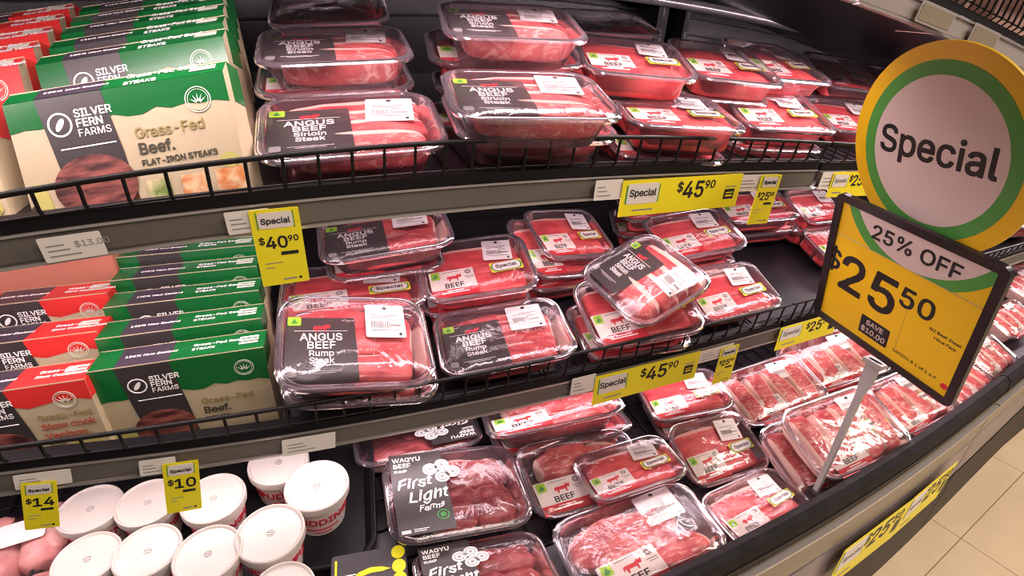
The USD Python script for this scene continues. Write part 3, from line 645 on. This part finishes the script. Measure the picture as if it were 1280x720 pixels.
# ------------------------------------------------------------------ cardboard boxes
def torn(x0, x1, z_top, z_low, seed, slope=0, amp=.0035, n=16):
    rng = random.Random(seed); X = np.linspace(x0, x1, n)
    low = [(x, z_low + slope * (x - x0) + rng.uniform(-amp, amp)) for x in X]
    return Polygon([(x0, z_top)] + low + [(x1, z_top)])
def box_kind(name, w, h, t, style):
    k = stage.DefinePrim('/World/pack_kinds/' + name, 'Xform')
    col = {'g1': 'box_green', 'g2': 'box_green', 'red': 'box_red'}[style]
    ch = .013 if t < .04 else 0                             # the leaning boxes have a sloping top edge
    if ch:
        c = loft([np.array([(sx_, 0, 0), (sx_, t, 0), (sx_, t, h + ch - .0005), (sx_, ch, h + ch - .0005), (sx_, 0, h - .0005)]) for sx_ in (-w / 2, w / 2)], True, True); trimesh.repair.fix_normals(c)
    else:
        c = trimesh.creation.box([w, t, h]); c.apply_translation([0, t / 2, h / 2])
    obj('carton', c, 'box_cream', k)
    fl = []
    for y in (ch, t): fl.append(bx(-w / 2, w / 2, y - .0004, y + .0004, h + ch, h + ch + .0012))
    obj('carton_edge', fl, 'box_cream', k)
    f = lambda n, m, mt, dz=0, par=k: obj(n, (lambda q: (q.apply_translation([0, -dz, 0]), q)[1])(face(m)), mt, par)
    def topf(n, m, mt, dz=0, par=k):                          # drawn on the top: x, y of the sheet -> x, depth
        m = trimesh.util.concatenate(m) if isinstance(m, list) else m; m = m.copy()
        if ch:
            m.apply_transform(np.diag([1, ch * 1.42 / t, 1, 1])); m.apply_transform(trimesh.transformations.rotation_matrix(math.pi / 4, [1, 0, 0]))
        m.apply_translation([0, -dz * .7 * (ch > 0), h + dz]); return obj(n, m, mt, par)
    band = torn(-w / 2, w / 2, h, h * (.80 if style == 'g1' else .68), 3, .0)
    if style == 'red': band = torn(-w / 2, w / 2, h, h * (.80 if h < .13 else .72), 9)
    gb = f('colour_band', poly_mesh(band, .0004), col)
    topf('top_band', rect(-w / 2, w / 2, .0005, t - .0005), col)
    # coloured return on both narrow sides
    for s in (-1, 1):
        m = bx(s * (w / 2 + .0002) - .0002, s * (w / 2 + .0002) + .0002, 0.0005 + ch, t, h * .80, h + ch); obj('side_band', m, col, k)
    xa, xb = (-w * .36, -w * .06) if style != 'red' else (-w * .24, w * .08)
    st = Polygon([(xa, h), (xb, h), (xb + .008, h * .55), (xb + .014, .004), (xa + .020, .004), (xa + .008, h * .5)])
    sp = f('brand_stripe', poly_mesh(st, .0004), 'box_stripe', .0004)
    topf('top_stripe', rect(xa, xb, .0007, t - .0007), 'box_stripe_top', .0004)
    x = xa + .012; s = w / .215; zt = h * .80
    f('emblem_ring', [ring(.0100 * s, .0118 * s, x + .007 * s, zt, n=14), poly_mesh(affinity.rotate(affinity.scale(Point(x + .007 * s, zt).buffer(.007 * s), .42, 1.0), -35), .0004)], 'ink_white', .0008, sp)
    f('lettering', [word('SILVER', .0076 * s, x + .022 * s, zt + .0050 * s), word('FERN', .0076 * s, x + .022 * s, zt - .0045 * s), word('FARMS', .0070 * s, x + .022 * s, zt - .0137 * s, False), rect(x + .002, x + .056 * s, zt - .0245 * s, zt - .0232 * s)], 'ink_white', .0008, sp)
    mx = (xa + xb) / 2 + .006
    pic = Point(mx, h * .33).buffer(.036 * s * (1 if style == 'g1' else .95), 20)
    pic = affinity.scale(pic, 1.12, .86)
    f('meat_picture', poly_mesh(pic, .0004), 'cooked_picture', .0010)
    tx = xb + (.022 if style != 'red' else .019)
    if style == 'red':
        f('title', [word('Grass-Fed', .0088 * s, tx, h * .62, False)], 'box_text', .0004); f('title', [word('Slow cook', .0092 * s, tx, h * .51), word('Venison.', .0092 * s, tx, h * .40)], 'box_text_red', .0004)
        f('title', [word('DICED', .0045 * s, tx, h * .31, False)], 'box_text_dark', .0004)
    else:
        z0 = h * (.62 if style == 'g1' else .50)
        f('title', [word('Grass-Fed', .0098 * s, tx, z0)], 'box_text', .0004); f('title', [word('Beef.', .0108 * s, tx, z0 - .016 * s)], 'box_text_dark', .0004)
        f('title', [word('FLAT-IRON STEAKS' if style == 'g1' else 'STIR-FRY', .0056 * s if style == 'g1' else .0048 * s, tx, z0 - .0275 * s)], 'box_text_dark', .0004)
    sx = w * .36; sz = h * .87
    f('seal', [ring(.0118 * s, .0128 * s, sx, sz - .006, n=14), ring(.0098 * s, .0103 * s, sx, sz - .006, n=14)] + [poly_mesh(affinity.rotate(Polygon([(sx - .001, sz - .008), (sx, sz + .000), (sx + .001, sz - .008)]), a, origin=(sx, sz - .010)), .0004) for a in (-55, -28, 0, 28, 55)], 'box_lines', .0004)
    if style == 'g1':
        for n, (a, b, mt) in enumerate(((.30, .40, 'carrot_picture'), (.44, .56, 'salad_picture'), (.60, .72, 'carrot_picture'), (.76, .90, 'carrot_picture'))):
            f('recipe_picture', rect(-w / 2 + (a + .10) * w, -w / 2 + (b + .09) * w, .006, .042), mt, .0004)
        f('pear_picture', poly_mesh(affinity.scale(Point(-w * .44, h * .22).buffer(.012), .8, 2.2), .0004), 'pear_picture', .0004)
        f('sun_mark', poly_mesh(affinity.scale(Point(w * .44, h * .36).buffer(.008), 1.2, 1), .0004), 'pear_picture', .0004)
    else:
        f('recipe_picture', rect(-w / 2 + .001, w / 2 - .001, .001, h * .17), 'dark_picture', .0004)
        f('pear_picture', poly_mesh(affinity.scale(Point(-w * .40 if style == 'g2' else w * .38, h * .27).buffer(.016 * s), 1.3, .75), .0004), 'pear_picture', .0006)
    # lettering along the top edge
    q_ = 1.9 if ch else 1
    tl = [word('Grass-Fed Beef' if style != 'red' else 'Grass-Fed', .0062 * s * (1.1 if ch else 1), xb + .022, t * .58), word('STEAKS' if style != 'red' else 'Slow Cook Venison', .0056 * s * (1.1 if ch else 1), xb + .022, t * .22 if ch else t * .36)]
    if ch:
        for m_ in tl: m_.apply_transform(np.array([[1, 0, 0, 0], [0, q_, 0, -t * .40], [0, 0, 1, 0], [0, 0, 0, 1.0]]))
    topf('top_lettering', tl, 'ink_white', .0008); topf('top_lettering', [rect(w * .34, w * .46, t * (.34 + .16 * q), t * (.44 + .16 * q)) for q in range(3)], 'box_lines', .0008)
    topf('top_lettering', [word('100% New Zealand', .0050 * s, xa + .006, t * .45)], 'ink_white', .0008)
    return k
CLASS['box_a'] = box_kind('flat_iron_box', .2200, .1380, .038, 'g1')
CLASS['box_b'] = box_kind('stir_fry_box', .1895, .138, .046, 'g2')
CLASS['box_r'] = box_kind('venison_box', .1895, .120, .048, 'red')
CLASS['box_ra'] = box_kind('tall_venison_box', .2200, .1380, .038, 'red')
def put_box(kind_name, name, c, angles, label, group):
    rot = Ro.from_euler('YZX', angles, degrees=True).as_matrix()
    p = UsdGeom.Xform.Define(stage, free('/World', name)); p.AddTransformOp().Set(xf(up(c), rot)); p = p.GetPrim()
    p.GetReferences().AddInternalReference(CLASS[kind_name].GetPath()); p.SetInstanceable(True); tag(p, label, 'box', group)
NTH = ['front', 'second', 'third', 'fourth', 'fifth', 'sixth', 'seventh']
D = np.array([0, 1, .2])
for n, dy in enumerate((0, .130, .197, .265, .328, .392)):
    put_box('box_a', 'green_beef_box', np.array([-.1245, .622, -.2105]) + D * dy, (-12.3, -16.5, -25.0),
            ('front green beef box on the upper shelf, leaning back, its whole face in view' if n == 0 else NTH[n] + ' green beef box back in the leaning upper row'), 'green beef boxes in the upper row')
for n, dy in enumerate((.0, .135, .205, .278, .352, .420)):
    put_box('box_ra', 'red_venison_box', np.array([-.350, .690, -.2575]) + D * dy, (-12.3, -16.5, -25.0),
            ('front red venison box on the upper shelf, cut by the picture edge' if n == 0 else NTH[n] + ' red venison box back in the leaning upper row, at the left edge'), 'red venison boxes in the upper row')
for n, dy in enumerate((0, .056, .117, .176, .233, .290)):
    put_box('box_b', 'green_beef_box', np.array([-.128, .627, -.528]) + D * dy, (-2.5, -6.0, -3.1),
            ('front green beef box on the middle shelf, whole face in view' if n == 0 else NTH[n] + ' green beef box back in the upright middle row'), 'green beef boxes in the middle row')
for n, dy in enumerate((0, .082, .160)):
    put_box('box_r', 'red_venison_box', np.array([-.3135, .640, -.523]) + D * dy, (-4.2, -9.0, -4.3),
            ('front red venison box on the middle shelf, beside the front green box' if n == 0 else NTH[n] + ' red venison box back in the middle row'), 'red venison boxes in the middle row')
b = thing('brown_box', up(np.array([-.315, .640, -.515]) + D * .235), Ro.from_euler('YZX', (-4.2, -9.0, -4.3), degrees=True).as_matrix())
tag(b, 'plain reddish brown box back without print, behind the middle row red boxes', 'box')
obj('carton', bx(-.095, .095, 0, .045, 0, .125), 'box_brown', b); obj('flap', [bx(-.095, .095, -.001, .001, .125, .132), bx(-.07, .07, .0, .045, .1255, .127)], 'box_brown', b)

# ------------------------------------------------------------------ white lidded pots
k = stage.DefinePrim('/World/pack_kinds/pudding_pot', 'Xform'); CLASS['pot'] = k
A = np.linspace(0, 2 * math.pi, 40, endpoint=False)
circ = lambda r, z: np.c_[r * np.cos(A), r * np.sin(A), np.full(40, z)]
obj('cup', loft([circ(.0300, 0), circ(.0312, .002), circ(.0375, .072)], True), 'pot_side', k, 30)
obj('lid', loft([circ(.0385, .064), circ(.0412, .064), circ(.0415, .072), circ(.0408, .0755), circ(.0392, .0765), circ(.0378, .0755), circ(.0366, .0735), circ(.0200, .0733)], False, True), 'pot_lid', k, 40)
def wrap(m, r0, slope, a0):
    v = m.vertices.copy(); r = r0 + slope * v[:, 1] + v[:, 2]; a = v[:, 0] / .035 + a0
    m.vertices = np.c_[r * np.cos(a), r * np.sin(a), v[:, 1]]; return m
for q in range(3):
    t = word('PUDDING', .0125, 0, .036, center=True, depth=.0006).subdivide(); t = wrap(t, .0313, .0885, -1.57 + q * 2.09); obj('lettering', t, 'pot_red', k)
    t = [rect(-.022, .022, .024, .0265, 0, .0006), rect(-.012, .012, .017, .019, 0, .0006)]; t = wrap(trimesh.util.concatenate(t).subdivide().subdivide(), .0313, .0885, -1.57 + q * 2.09); obj('small_print', t, 'pot_red', k)
m = [rect(-.005, .005, .001, .0018), rect(-.003, .004, -.002, -.0012), ring(.004, .0045, 0, 0, n=4)]; m = trimesh.util.concatenate(m); m.apply_translation([0, 0, .0733]); obj('lid_mark', m, 'ink_grey', k)
POTS = [(-.290, .687, .95, 20, 'white lidded pot right beside the $14 ticket, rear row'), (-.221, .672, .96, 5, 'white lidded pot half behind the left edge of the $10 ticket'), (-.138, .649, 1.03, 0, 'white lidded pot half behind the right edge of the $10 ticket'),
        (-.276, .600, .90, 10, 'front row white lidded pot beside the pink meat pack, leftmost'), (-.210, .586, .94, -8, 'front row white lidded pot, second from the pink meat pack'), (-.140, .555, .99, 14, 'front row white lidded pot, third from the pink meat pack'),
        (-.066, .560, 1.07, -15, 'white lidded pot in front of the big pot in the black crate'), (.000, .622, 1.12, 0, 'biggest white lidded pot at the right end of the black crate'), (-.050, .690, 1.08, 12, 'white lidded pot tucked under the middle shelf rail'),
        (-.056, .465, .96, 6, 'white lidded pot cut by the bottom edge of the picture')]
for x, y, s, rz, lab in POTS:
    p = UsdGeom.Xform.Define(stage, free('/World', 'pudding_pot')); z = -.632 - .0765 * s
    p.AddTransformOp().Set(xf(up((x, y, z)), Ro.from_euler('zx', [rz, 5], degrees=True).as_matrix(), (s, s, s))); p = p.GetPrim()
    p.GetReferences().AddInternalReference(k.GetPath()); p.SetInstanceable(True); tag(p, lab, 'pot', 'white lidded pots on the bottom deck')
c = thing('pot_crate', up((-.13, .660, deck_z(.660) + .002)), Ro.from_euler('zx', [-9, 6], degrees=True).as_matrix())
tag(c, 'shallow black plastic crate with rounded corner under the white pots', 'crate')
m = loft([rrect(.40, .21, .030, .006), rrect(.42, .23, .035, .030), rrect(.432, .242, .04, .034), rrect(.436, .246, .04, .032), rrect(.425, .236, .036, .026), rrect(.404, .214, .03, .002)], True, True); trimesh.repair.fix_normals(m)
obj('crate_shell', m, 'crate_black', c, 30)
obj('crate_rim', tube(np.vstack([rrect(.432, .242, .04, .035), rrect(.432, .242, .04, .035)[:1]]), .0022, 6), 'crate_black', c, True)

# pink pack left of the pots, yellow and black sleeve in front of the grille
p = thing('pink_meat_pack', up((-.372, .632, deck_z(.64) + .004)), Ro.from_euler('zx', [5, 7], degrees=True).as_matrix()); tag(p, 'pink meat pack in shiny film at the bottom left corner', 'meat pack')
m = loft([rrect(.10, .19, .02, .0), rrect(.125, .23, .025, .026), rrect(.130, .236, .025, .026)], True); obj('tray', m, 'crate_black', p, 30)
for n, (x, y, ax, ay) in enumerate(((-.022, .05, .028, .05), (.030, .055, .026, .048), (-.02, -.05, .034, .05), (.036, -.055, .022, .05))):
    m, q = pillow(ax, ay, .024, .55, .006, 40, 90 + n); m.apply_translation([x, y, .028]); obj('meat_piece', m, 'pink_meat', p, fat=np.zeros(len(q)))
rings = []
for k_, s in enumerate(np.linspace(1, .05, 14)):
    r = rrect(.128, .234, .025, 0, 8) * [s, s, 1]; r[:, 2] = .026 + .030 * (1 - s ** 4) + .004 * (fbm(r * 45 + 9, 3, 3) - .5) * min(1, (1 - s) * 5); rings.append(r)
obj('film', loft(rings, cap1=True), 'film_clear', p, True)
lb = plate(.05, .035, .003, 0, .0005); lb.apply_translation([.012, .052, .0585]); obj('price_label', lb, 'paper_white', p)
p = thing('pepper_sleeve_pack', up((.048, .474, deck_z(.474) + .004)), Ro.from_euler('zx', [-9, 8], degrees=True).as_matrix()); tag(p, 'black card pack with yellow pepper shapes and dots, at the bottom edge of the picture', 'pack')
obj('sleeve', loft([rrect(.100, .094, .004, 0), rrect(.104, .098, .005, .003), rrect(.104, .098, .005, .030), rrect(.100, .094, .004, .033)], True, True), 'card_grey', p, 20)
pep = lambda x, y, s, a: poly_mesh(affinity.translate(affinity.rotate(Polygon([(-.5, 0), (-.3, .13), (0, .17), (.3, .10), (.52, -.02), (.3, -.03), (0, .02), (-.3, .0)]).buffer(.012), a, origin=(0, 0)).intersection(sbox(-1, -1, 1, 1)) if s is None else affinity.scale(affinity.rotate(Polygon([(-.5, 0), (-.3, .13), (0, .17), (.3, .10), (.52, -.02), (.3, -.03), (0, .02), (-.3, .0)]), a, origin=(0, 0)), s, s, origin=(0, 0)), x, y), .0006)
for x, y, s, a in ((.002, .014, .052, 8), (.004, -.006, .055, 4), (.000, -.030, .050, 10)):
    m = pep(x, y, s, a); m.apply_translation([0, 0, .033]); obj('yellow_pepper', m, 'pepper_yellow', p)
for y in (.038, .018, .000, -.018, -.036):
    m = ring(0, .0095, .040, y, .0006, 10); m.apply_translation([0, 0, .033]); obj('yellow_dot', m, 'pepper_yellow', p)
m = trimesh.util.concatenate([rect(-.046, -.043, -.04, .04, 0, .0006)]); m.apply_translation([0, 0, .033]); obj('yellow_edge', m, 'pepper_yellow', p)
m = trimesh.util.concatenate([rect(-.032, -.018, .016, .0175, 0, .0006), rect(-.032, -.02, -.006, -.0045, 0, .0006)]); m.apply_translation([0, 0, .033]); obj('small_print', m, 'ink_white', p)

# ------------------------------------------------------------------ price tickets
def price_words(dollars, cents, h, x, y):
    a = word('$', h * .56, 0, h * .42); b = word(dollars, h, 0, 0); c = word(cents, h * .50, 0, h * .50) if cents else None
    b.apply_translation([a.bounds[1][0] + h * .05 - b.bounds[0][0], 0, 0])
    if c is not None: c.apply_translation([b.bounds[1][0] + h * .06 - c.bounds[0][0], 0, 0])
    m = trimesh.util.concatenate([a, b, c] if c is not None else [a, b]); m.apply_translation([x - (m.bounds[0][0] + m.bounds[1][0]) / 2, y, 0]); return m
def ticket(label, pos, yaw, roll, kind_, w, h, price=('25', '50'), group=None):
    t = thing('price_ticket', up(pos), Ro.from_euler('ZYX', [yaw, roll, 0], degrees=True).as_matrix()); tag(t, label, 'price ticket', group)
    f = lambda n, m, mt, dz=0, par=t: obj(n, (lambda q: (q.apply_translation([0, -dz, 0]), q)[1])(face(m)), mt, par)
    white = kind_ == 'white'
    bd = f('board', plate(w, h, .0015, 0, .0007), 'ticket_white' if white else 'ticket_yellow')
    if white:
        f('small_print', [rect(-w * .40, -w * .12, h * .12, h * .17), rect(-w * .40, -w * .05, -h * .08, -h * .03), rect(-w * .40, w * .1, -h * .30, -h * .25)], 'ink_grey', .0007)
        if price: f('price', word('$' + price[0] + '.' + price[1], h * .24, w * .04, -h * .02, False), 'ink_grey', .0007)
        return t
    if kind_ == 'wide':
        sp = f('special_panel', plate(w * .24, h * .56, .003, 0, .0006, -w * .335, h * .12), 'ticket_white', .0007)
        f('panel_bracket', [rect(-w * .465, -w * .455, -h * .14, h * .36), rect(-w * .215, -w * .205, -h * .14, h * .36)], 'ring_green', .0007)
        f('lettering', word('Special', h * .185, -w * .335, h * .055, center=True), 'ink', .0014, sp)
        f('price', price_words(*price, h * .46, w * .10, -h * .10), 'ink', .0007)
        f('saving_block', rect(w * .36, w * .45, -h * .24, h * .06), 'ink', .0007); f('saving_print', [rect(w * .375, w * .435, -h * .06, -h * .03), rect(w * .375, w * .435, -h * .16, -h * .11)], 'ticket_yellow', .0012)
        f('small_print', rect(-w * .40, -w * .24, -h * .36, -h * .32), 'ink_grey', .0007); f('small_print', rect(w * .36, w * .46, h * .12, h * .15), 'ink_grey', .0007)
    else:
        if kind_ == 'hang':
            sp = f('special_panel', plate(w * .70, h * .20, .003, 0, .0006, 0, h * .36), 'ticket_white', .0007)
            f('panel_bracket', [rect(-w * .38, -w * .36, h * .25, h * .47), rect(w * .36, w * .38, h * .25, h * .47)], 'ring_green', .0007)
            f('lettering', word('Special', min(h * .085, w * .125), 0, h * .32, center=True), 'ink', .0014, sp)
            hh = min(h * .19, w * (.27 if price[1] else .38)); f('price', price_words(*price, hh, 0, h * .0), 'ink', .0007)
            f('saving_block', rect(0, w * .36, -h * .10, -h * .055), 'ink', .0007)
            f('small_print', [rect(-w * .36, w * .0, -h * .20, -h * .19), rect(-w * .36, -w * .18, -h * .26, -h * .25), rect(-w * .04, w * .24, -h * .44, -h * .42)], 'ink_grey', .0007)
            f('dot', ring(0, h * .018, w * .32, -h * .43, n=6), 'ink', .0007)
        else:
            sp = f('special_panel', plate(w * .32, h * .5, .003, 0, .0006, -w * .30, h * .16), 'ticket_white', .0007)
            f('panel_bracket', [rect(-w * .47, -w * .46, -h * .1, h * .4), rect(-w * .14, -w * .13, -h * .1, h * .4)], 'ring_green', .0007)
            f('lettering', word('Special', min(h * .18, w * .056), -w * .30, h * .10, center=True), 'ink_grey', .0014, sp)
            f('price', price_words(*price, h * .42, w * .14, -h * .05), 'ink', .0007)
            f('saving_block', rect(w * .36, w * .45, -h * .22, h * .10), 'ink', .0007); f('small_print', rect(-w * .4, -w * .2, -h * .34, -h * .29), 'ink_grey', .0007)
    return t
def slope(f, x): return -math.degrees(math.atan((f(x + .05) - f(x - .05)) / .1))
TY = .5705
def rail_ticket(label, rail, x, z, kind_, w, h, price=None, dy=0, tilt=0, group=None):
    ticket(label, (x, TY - dy, z), 0, slope(rail, x) + tilt, kind_, w, h, price, group)
W_ = 'white tickets on the shelf rails'
rail_ticket('white $13.00 ticket on the upper rail at the left', rail_1, -.177, -.211, 'white', .048, .024, ('13', '00'), group=W_)
rail_ticket('white ticket tucked behind the $40.90 ticket', rail_1, -.028, -.199, 'white', .042, .024, None, group=W_)
rail_ticket('hanging yellow $40.90 ticket on the upper rail, between boxes and meat packs', rail_1, -.002, -.230, 'hang', .048, .087, ('40', '90'), .002, 1)
rail_ticket('white ticket left of the upper $45.90 ticket', rail_1, .413, -.192, 'white', .044, .028, None, group=W_)
rail_ticket('long yellow $45.90 ticket on the upper rail', rail_1, .545, -.206, 'wide', .222, .052, ('45', '90'), .002, -1)
rail_ticket('white ticket behind the narrow upper $25 ticket', rail_1, .692, -.197, 'white', .085, .026, None, group=W_)
rail_ticket('narrow hanging yellow $25 ticket on the upper rail', rail_1, .718, -.226, 'hang', .046, .082, ('25', '50'), .002)
rail_ticket('white ticket on the right bay of the upper rail, beside the round sign', rail_1, .872, -.203, 'white', .060, .030, None, group=W_)
rail_ticket('yellow $25 ticket half hidden by the round sign, on the upper rail', rail_1, .925, -.212, 'small', .115, .044, ('25', '50'), .002)
rail_ticket('white ticket on the middle rail, right of the $10 ticket', rail_2, -.002, -.512, 'white', .066, .027, None, group=W_)
rail_ticket('white ticket half behind the left edge of the $10 ticket', rail_2, -.168, -.492, 'white', .036, .023, None, group=W_)
rail_ticket('hanging yellow $10 ticket on the middle rail, above the white pots', rail_2, -.150, -.531, 'hang', .037, .080, ('10', ''), .002)
rail_ticket('white ticket behind the $14 ticket on the middle rail', rail_2, -.270, -.474, 'white', .048, .020, None, group=W_)
rail_ticket('hanging yellow $14 ticket at the left end of the middle rail', rail_2, -.281, -.508, 'hang', .030, .068, ('14', ''), .002, 4)
rail_ticket('white ticket left of the lower $45.90 ticket', rail_2, .422, -.522, 'white', .046, .034, None, group=W_)
rail_ticket('long yellow $45.90 ticket on the middle rail', rail_2, .557, -.539, 'wide', .226, .060, ('45', '90'), .002)
rail_ticket('white ticket behind the narrow lower $25 ticket', rail_2, .712, -.523, 'white', .084, .028, None, group=W_)
rail_ticket('narrow hanging yellow $25 ticket on the middle rail', rail_2, .745, -.555, 'hang', .046, .084, ('25', '50'), .002)
rail_ticket('yellow $25 ticket on the middle rail just left of the price card', rail_2, .958, -.520, 'small', .172, .054, ('25', '50'), .002)
for xm, tw, lab in ((.985, .255, 'yellow $25 ticket on the lower cabinet front, nearer of two'), (1.222, .215, 'yellow $25 ticket on the lower cabinet front, further of two')):
    yaw = math.degrees(math.atan((front_y(xm + .1) - front_y(xm - .1)) / .2))
    ticket(lab, (xm, front_y(xm) - .010, -.872), yaw, 0, 'small', tw, .118, ('25', '50'))
for x, z, w, h, lab in ((.985, rail_0(.985) + .018, .10, .030, 'blank pale ticket sleeve on the topmost rail, left of the bracket'), (1.14, rail_0(1.14) + .016, .09, .036, 'blank pale ticket sleeve on the topmost rail, above the round sign')):
    t = thing('ticket_sleeve', up((x, TY, z)), Ro.from_euler('Y', slope(rail_0, x), degrees=True).as_matrix()); tag(t, lab, 'ticket sleeve')
    obj('sleeve', face(plate(w, h, .002, 0, .0010)), 'rail_light', t); q = face(plate(w - .01, h - .008, .002, 0, .0006)); q.apply_translation([0, -.001, 0]); obj('insert', q, 'strip_beige', t)
for n, (x, y, z, w, d, h, rx, rz, lab) in enumerate(((1.12, .70, .100, .16, .13, .05, 8, 12, 'pinkish card flap of a carton over the topmost shelf wires, nearer'), (1.36, .72, .060, .22, .16, .09, 4, 5, 'pinkish carton behind the topmost shelf wires, further right'), (1.66, .74, .02, .24, .16, .08, 3, 2, 'pinkish carton furthest right on the topmost shelf'))):
    t = thing('pink_carton', up((x, y, rail_0(x) + .060)), Ro.from_euler('zx', [rz, rx * .4], degrees=True).as_matrix()); tag(t, lab, 'carton')
    obj('carton', bx(-w / 2, w / 2, -d / 2, d / 2, 0, h), 'carton_pink', t); obj('flap', [bx(-w / 2, w / 2, -d / 2 - .05, -d / 2, h - .002, h + .001)], 'carton_pink', t)

# ------------------------------------------------------------------ the sign
rot = Ro.from_euler('ZXY', [-97.4, 15.8, 4.35], degrees=True).as_matrix()
s = thing('price_card_sign', up((.80, .375, -.315)), rot)
tag(s, 'yellow 25% OFF $25.50 price card in a black frame on a slanted stem', 'sign')
CW, CH = .247, .237
f = lambda n, m, mt, dz=0, par=s: obj(n, (lambda q: (q.apply_translation([0, -dz, 0]), q)[1])(face(m)), mt, par)
outer = sbox(-CW / 2 + .012, -CH / 2 + .012, CW / 2 - .012, CH / 2 - .012).buffer(.012, 6); inner = sbox(-CW / 2 + .014, -CH / 2 + .014, CW / 2 - .014, CH / 2 - .014).buffer(.002, 3)
fm = poly_mesh(outer.difference(inner), .007); fm.apply_translation([0, 0, -.003]); f('frame', fm, 'frame_black')
cb = poly_mesh(outer.buffer(-.004), .002); cb.apply_translation([0, 0, -.0035]); f('backing', cb, 'frame_black')
f('card', poly_mesh(inner.buffer(.001), .0012), 'sign_yellow')
g = Point(.010, CH / 2 + .042).buffer(.124, 32).intersection(sbox(-CW / 2 + .013, CH * .22, CW / 2 - .013, CH / 2 - .013)); wv = Point(.010, CH / 2 + .042).buffer(.108, 32).intersection(sbox(-CW / 2 + .013, CH * .22, CW / 2 - .013, CH / 2 - .013))
f('green_arc', poly_mesh(g, .0004), 'ring_green', .0012); f('white_field', poly_mesh(wv, .0004), 'sign_white', .0016)
f('lettering', word('25% OFF', .0215, .010, CH * .305, center=True), 'ink', .0020)
f('price', price_words('25', '50', .062, -.030, -.038), 'ink', .0012)
f('fold_line', rect(-CW / 2 + .013, CW / 2 - .013, CH * .218, CH * .222), 'ink_grey', .0013)
f('saving_block', plate(.050, .034, .002, 0, .0004, -.012, -.077), 'ink', .0012); f('saving_print', [word('SAVE', .0085, -.012, -.0735, center=True), word('$10.00', .0090, -.012, -.0885, center=True)], 'sign_white', .0016)
f('small_print', [word('NZ Beef Steak', .0048, .084, -.018, False, center=True), word('Value Pack', .0044, .086, -.028, False, center=True), word('100201 8 1 of 1 6.9', .0052, .058, -.089, False, center=True)], 'ink', .0012)
f('perforation', [rect(.026, .0265, -.085 + .006 * q, -.082 + .006 * q) for q in range(19)], 'ink_grey', .0012)
f('dot', ring(0, .0050, .105, -.0905, n=10), 'ink_red', .0012)
rot_d = Ro.from_euler('ZX', [-105.0, 16.2], degrees=True).as_matrix()
d = thing('round_special_sign', up((.757, .379, -.110)), rot_d)
tag(d, 'round Special sign with yellow rim and green ring, behind the price card', 'sign')
RD = .1315
fd = lambda n, m, mt, dz=0, par=d: obj(n, (lambda q: (q.apply_translation([0, -dz, 0]), q)[1])(face(m)), mt, par)
dm = ring(0, RD, depth=.003, n=48); dm.apply_translation([0, 0, -.003]); fd('disc', dm, 'sign_yellow')
fd('green_ring', ring(RD * .70, RD * .845, depth=.0004, n=48), 'ring_green'); fd('white_field', ring(0, RD * .715, depth=.0006, n=48), 'sign_white')
fd('lettering', word('Special', .0355, .0, -.012, center=True), 'ink', .0006)
st = thing('sign_stem', up((.80, .36, -.70))); tag(st, 'grey plastic sign stem rising slanted from the bumper to the price card', 'stand')
m = loft([np.array([(.0 + a, .0 + b, .0) for a, b in ((-.004, -.004), (.004, -.004), (.004, .004), (-.004, .004))]), np.array([(.026 + a, .012 + b, .20) for a, b in ((-.004, -.005), (.004, -.005), (.004, .005), (-.004, .005))]),
          np.array([(.030 + a, .013 + b, .225) for a, b in ((-.003, -.010), (.003, -.010), (.003, .010), (-.003, .010))]), np.array([(.033 + a, .015 + b, .262) for a, b in ((-.003, -.010), (.003, -.010), (.003, .010), (-.003, .010))])], True, True)
trimesh.repair.fix_normals(m); obj('stem', m, 'stem_grey', st); obj('foot_clamp', plate(.022, .022, .004, -.012, .004), 'frame_black', st)
obj('clip', bx(.026, .042, .000, .030, .254, .262), 'stem_grey', st)
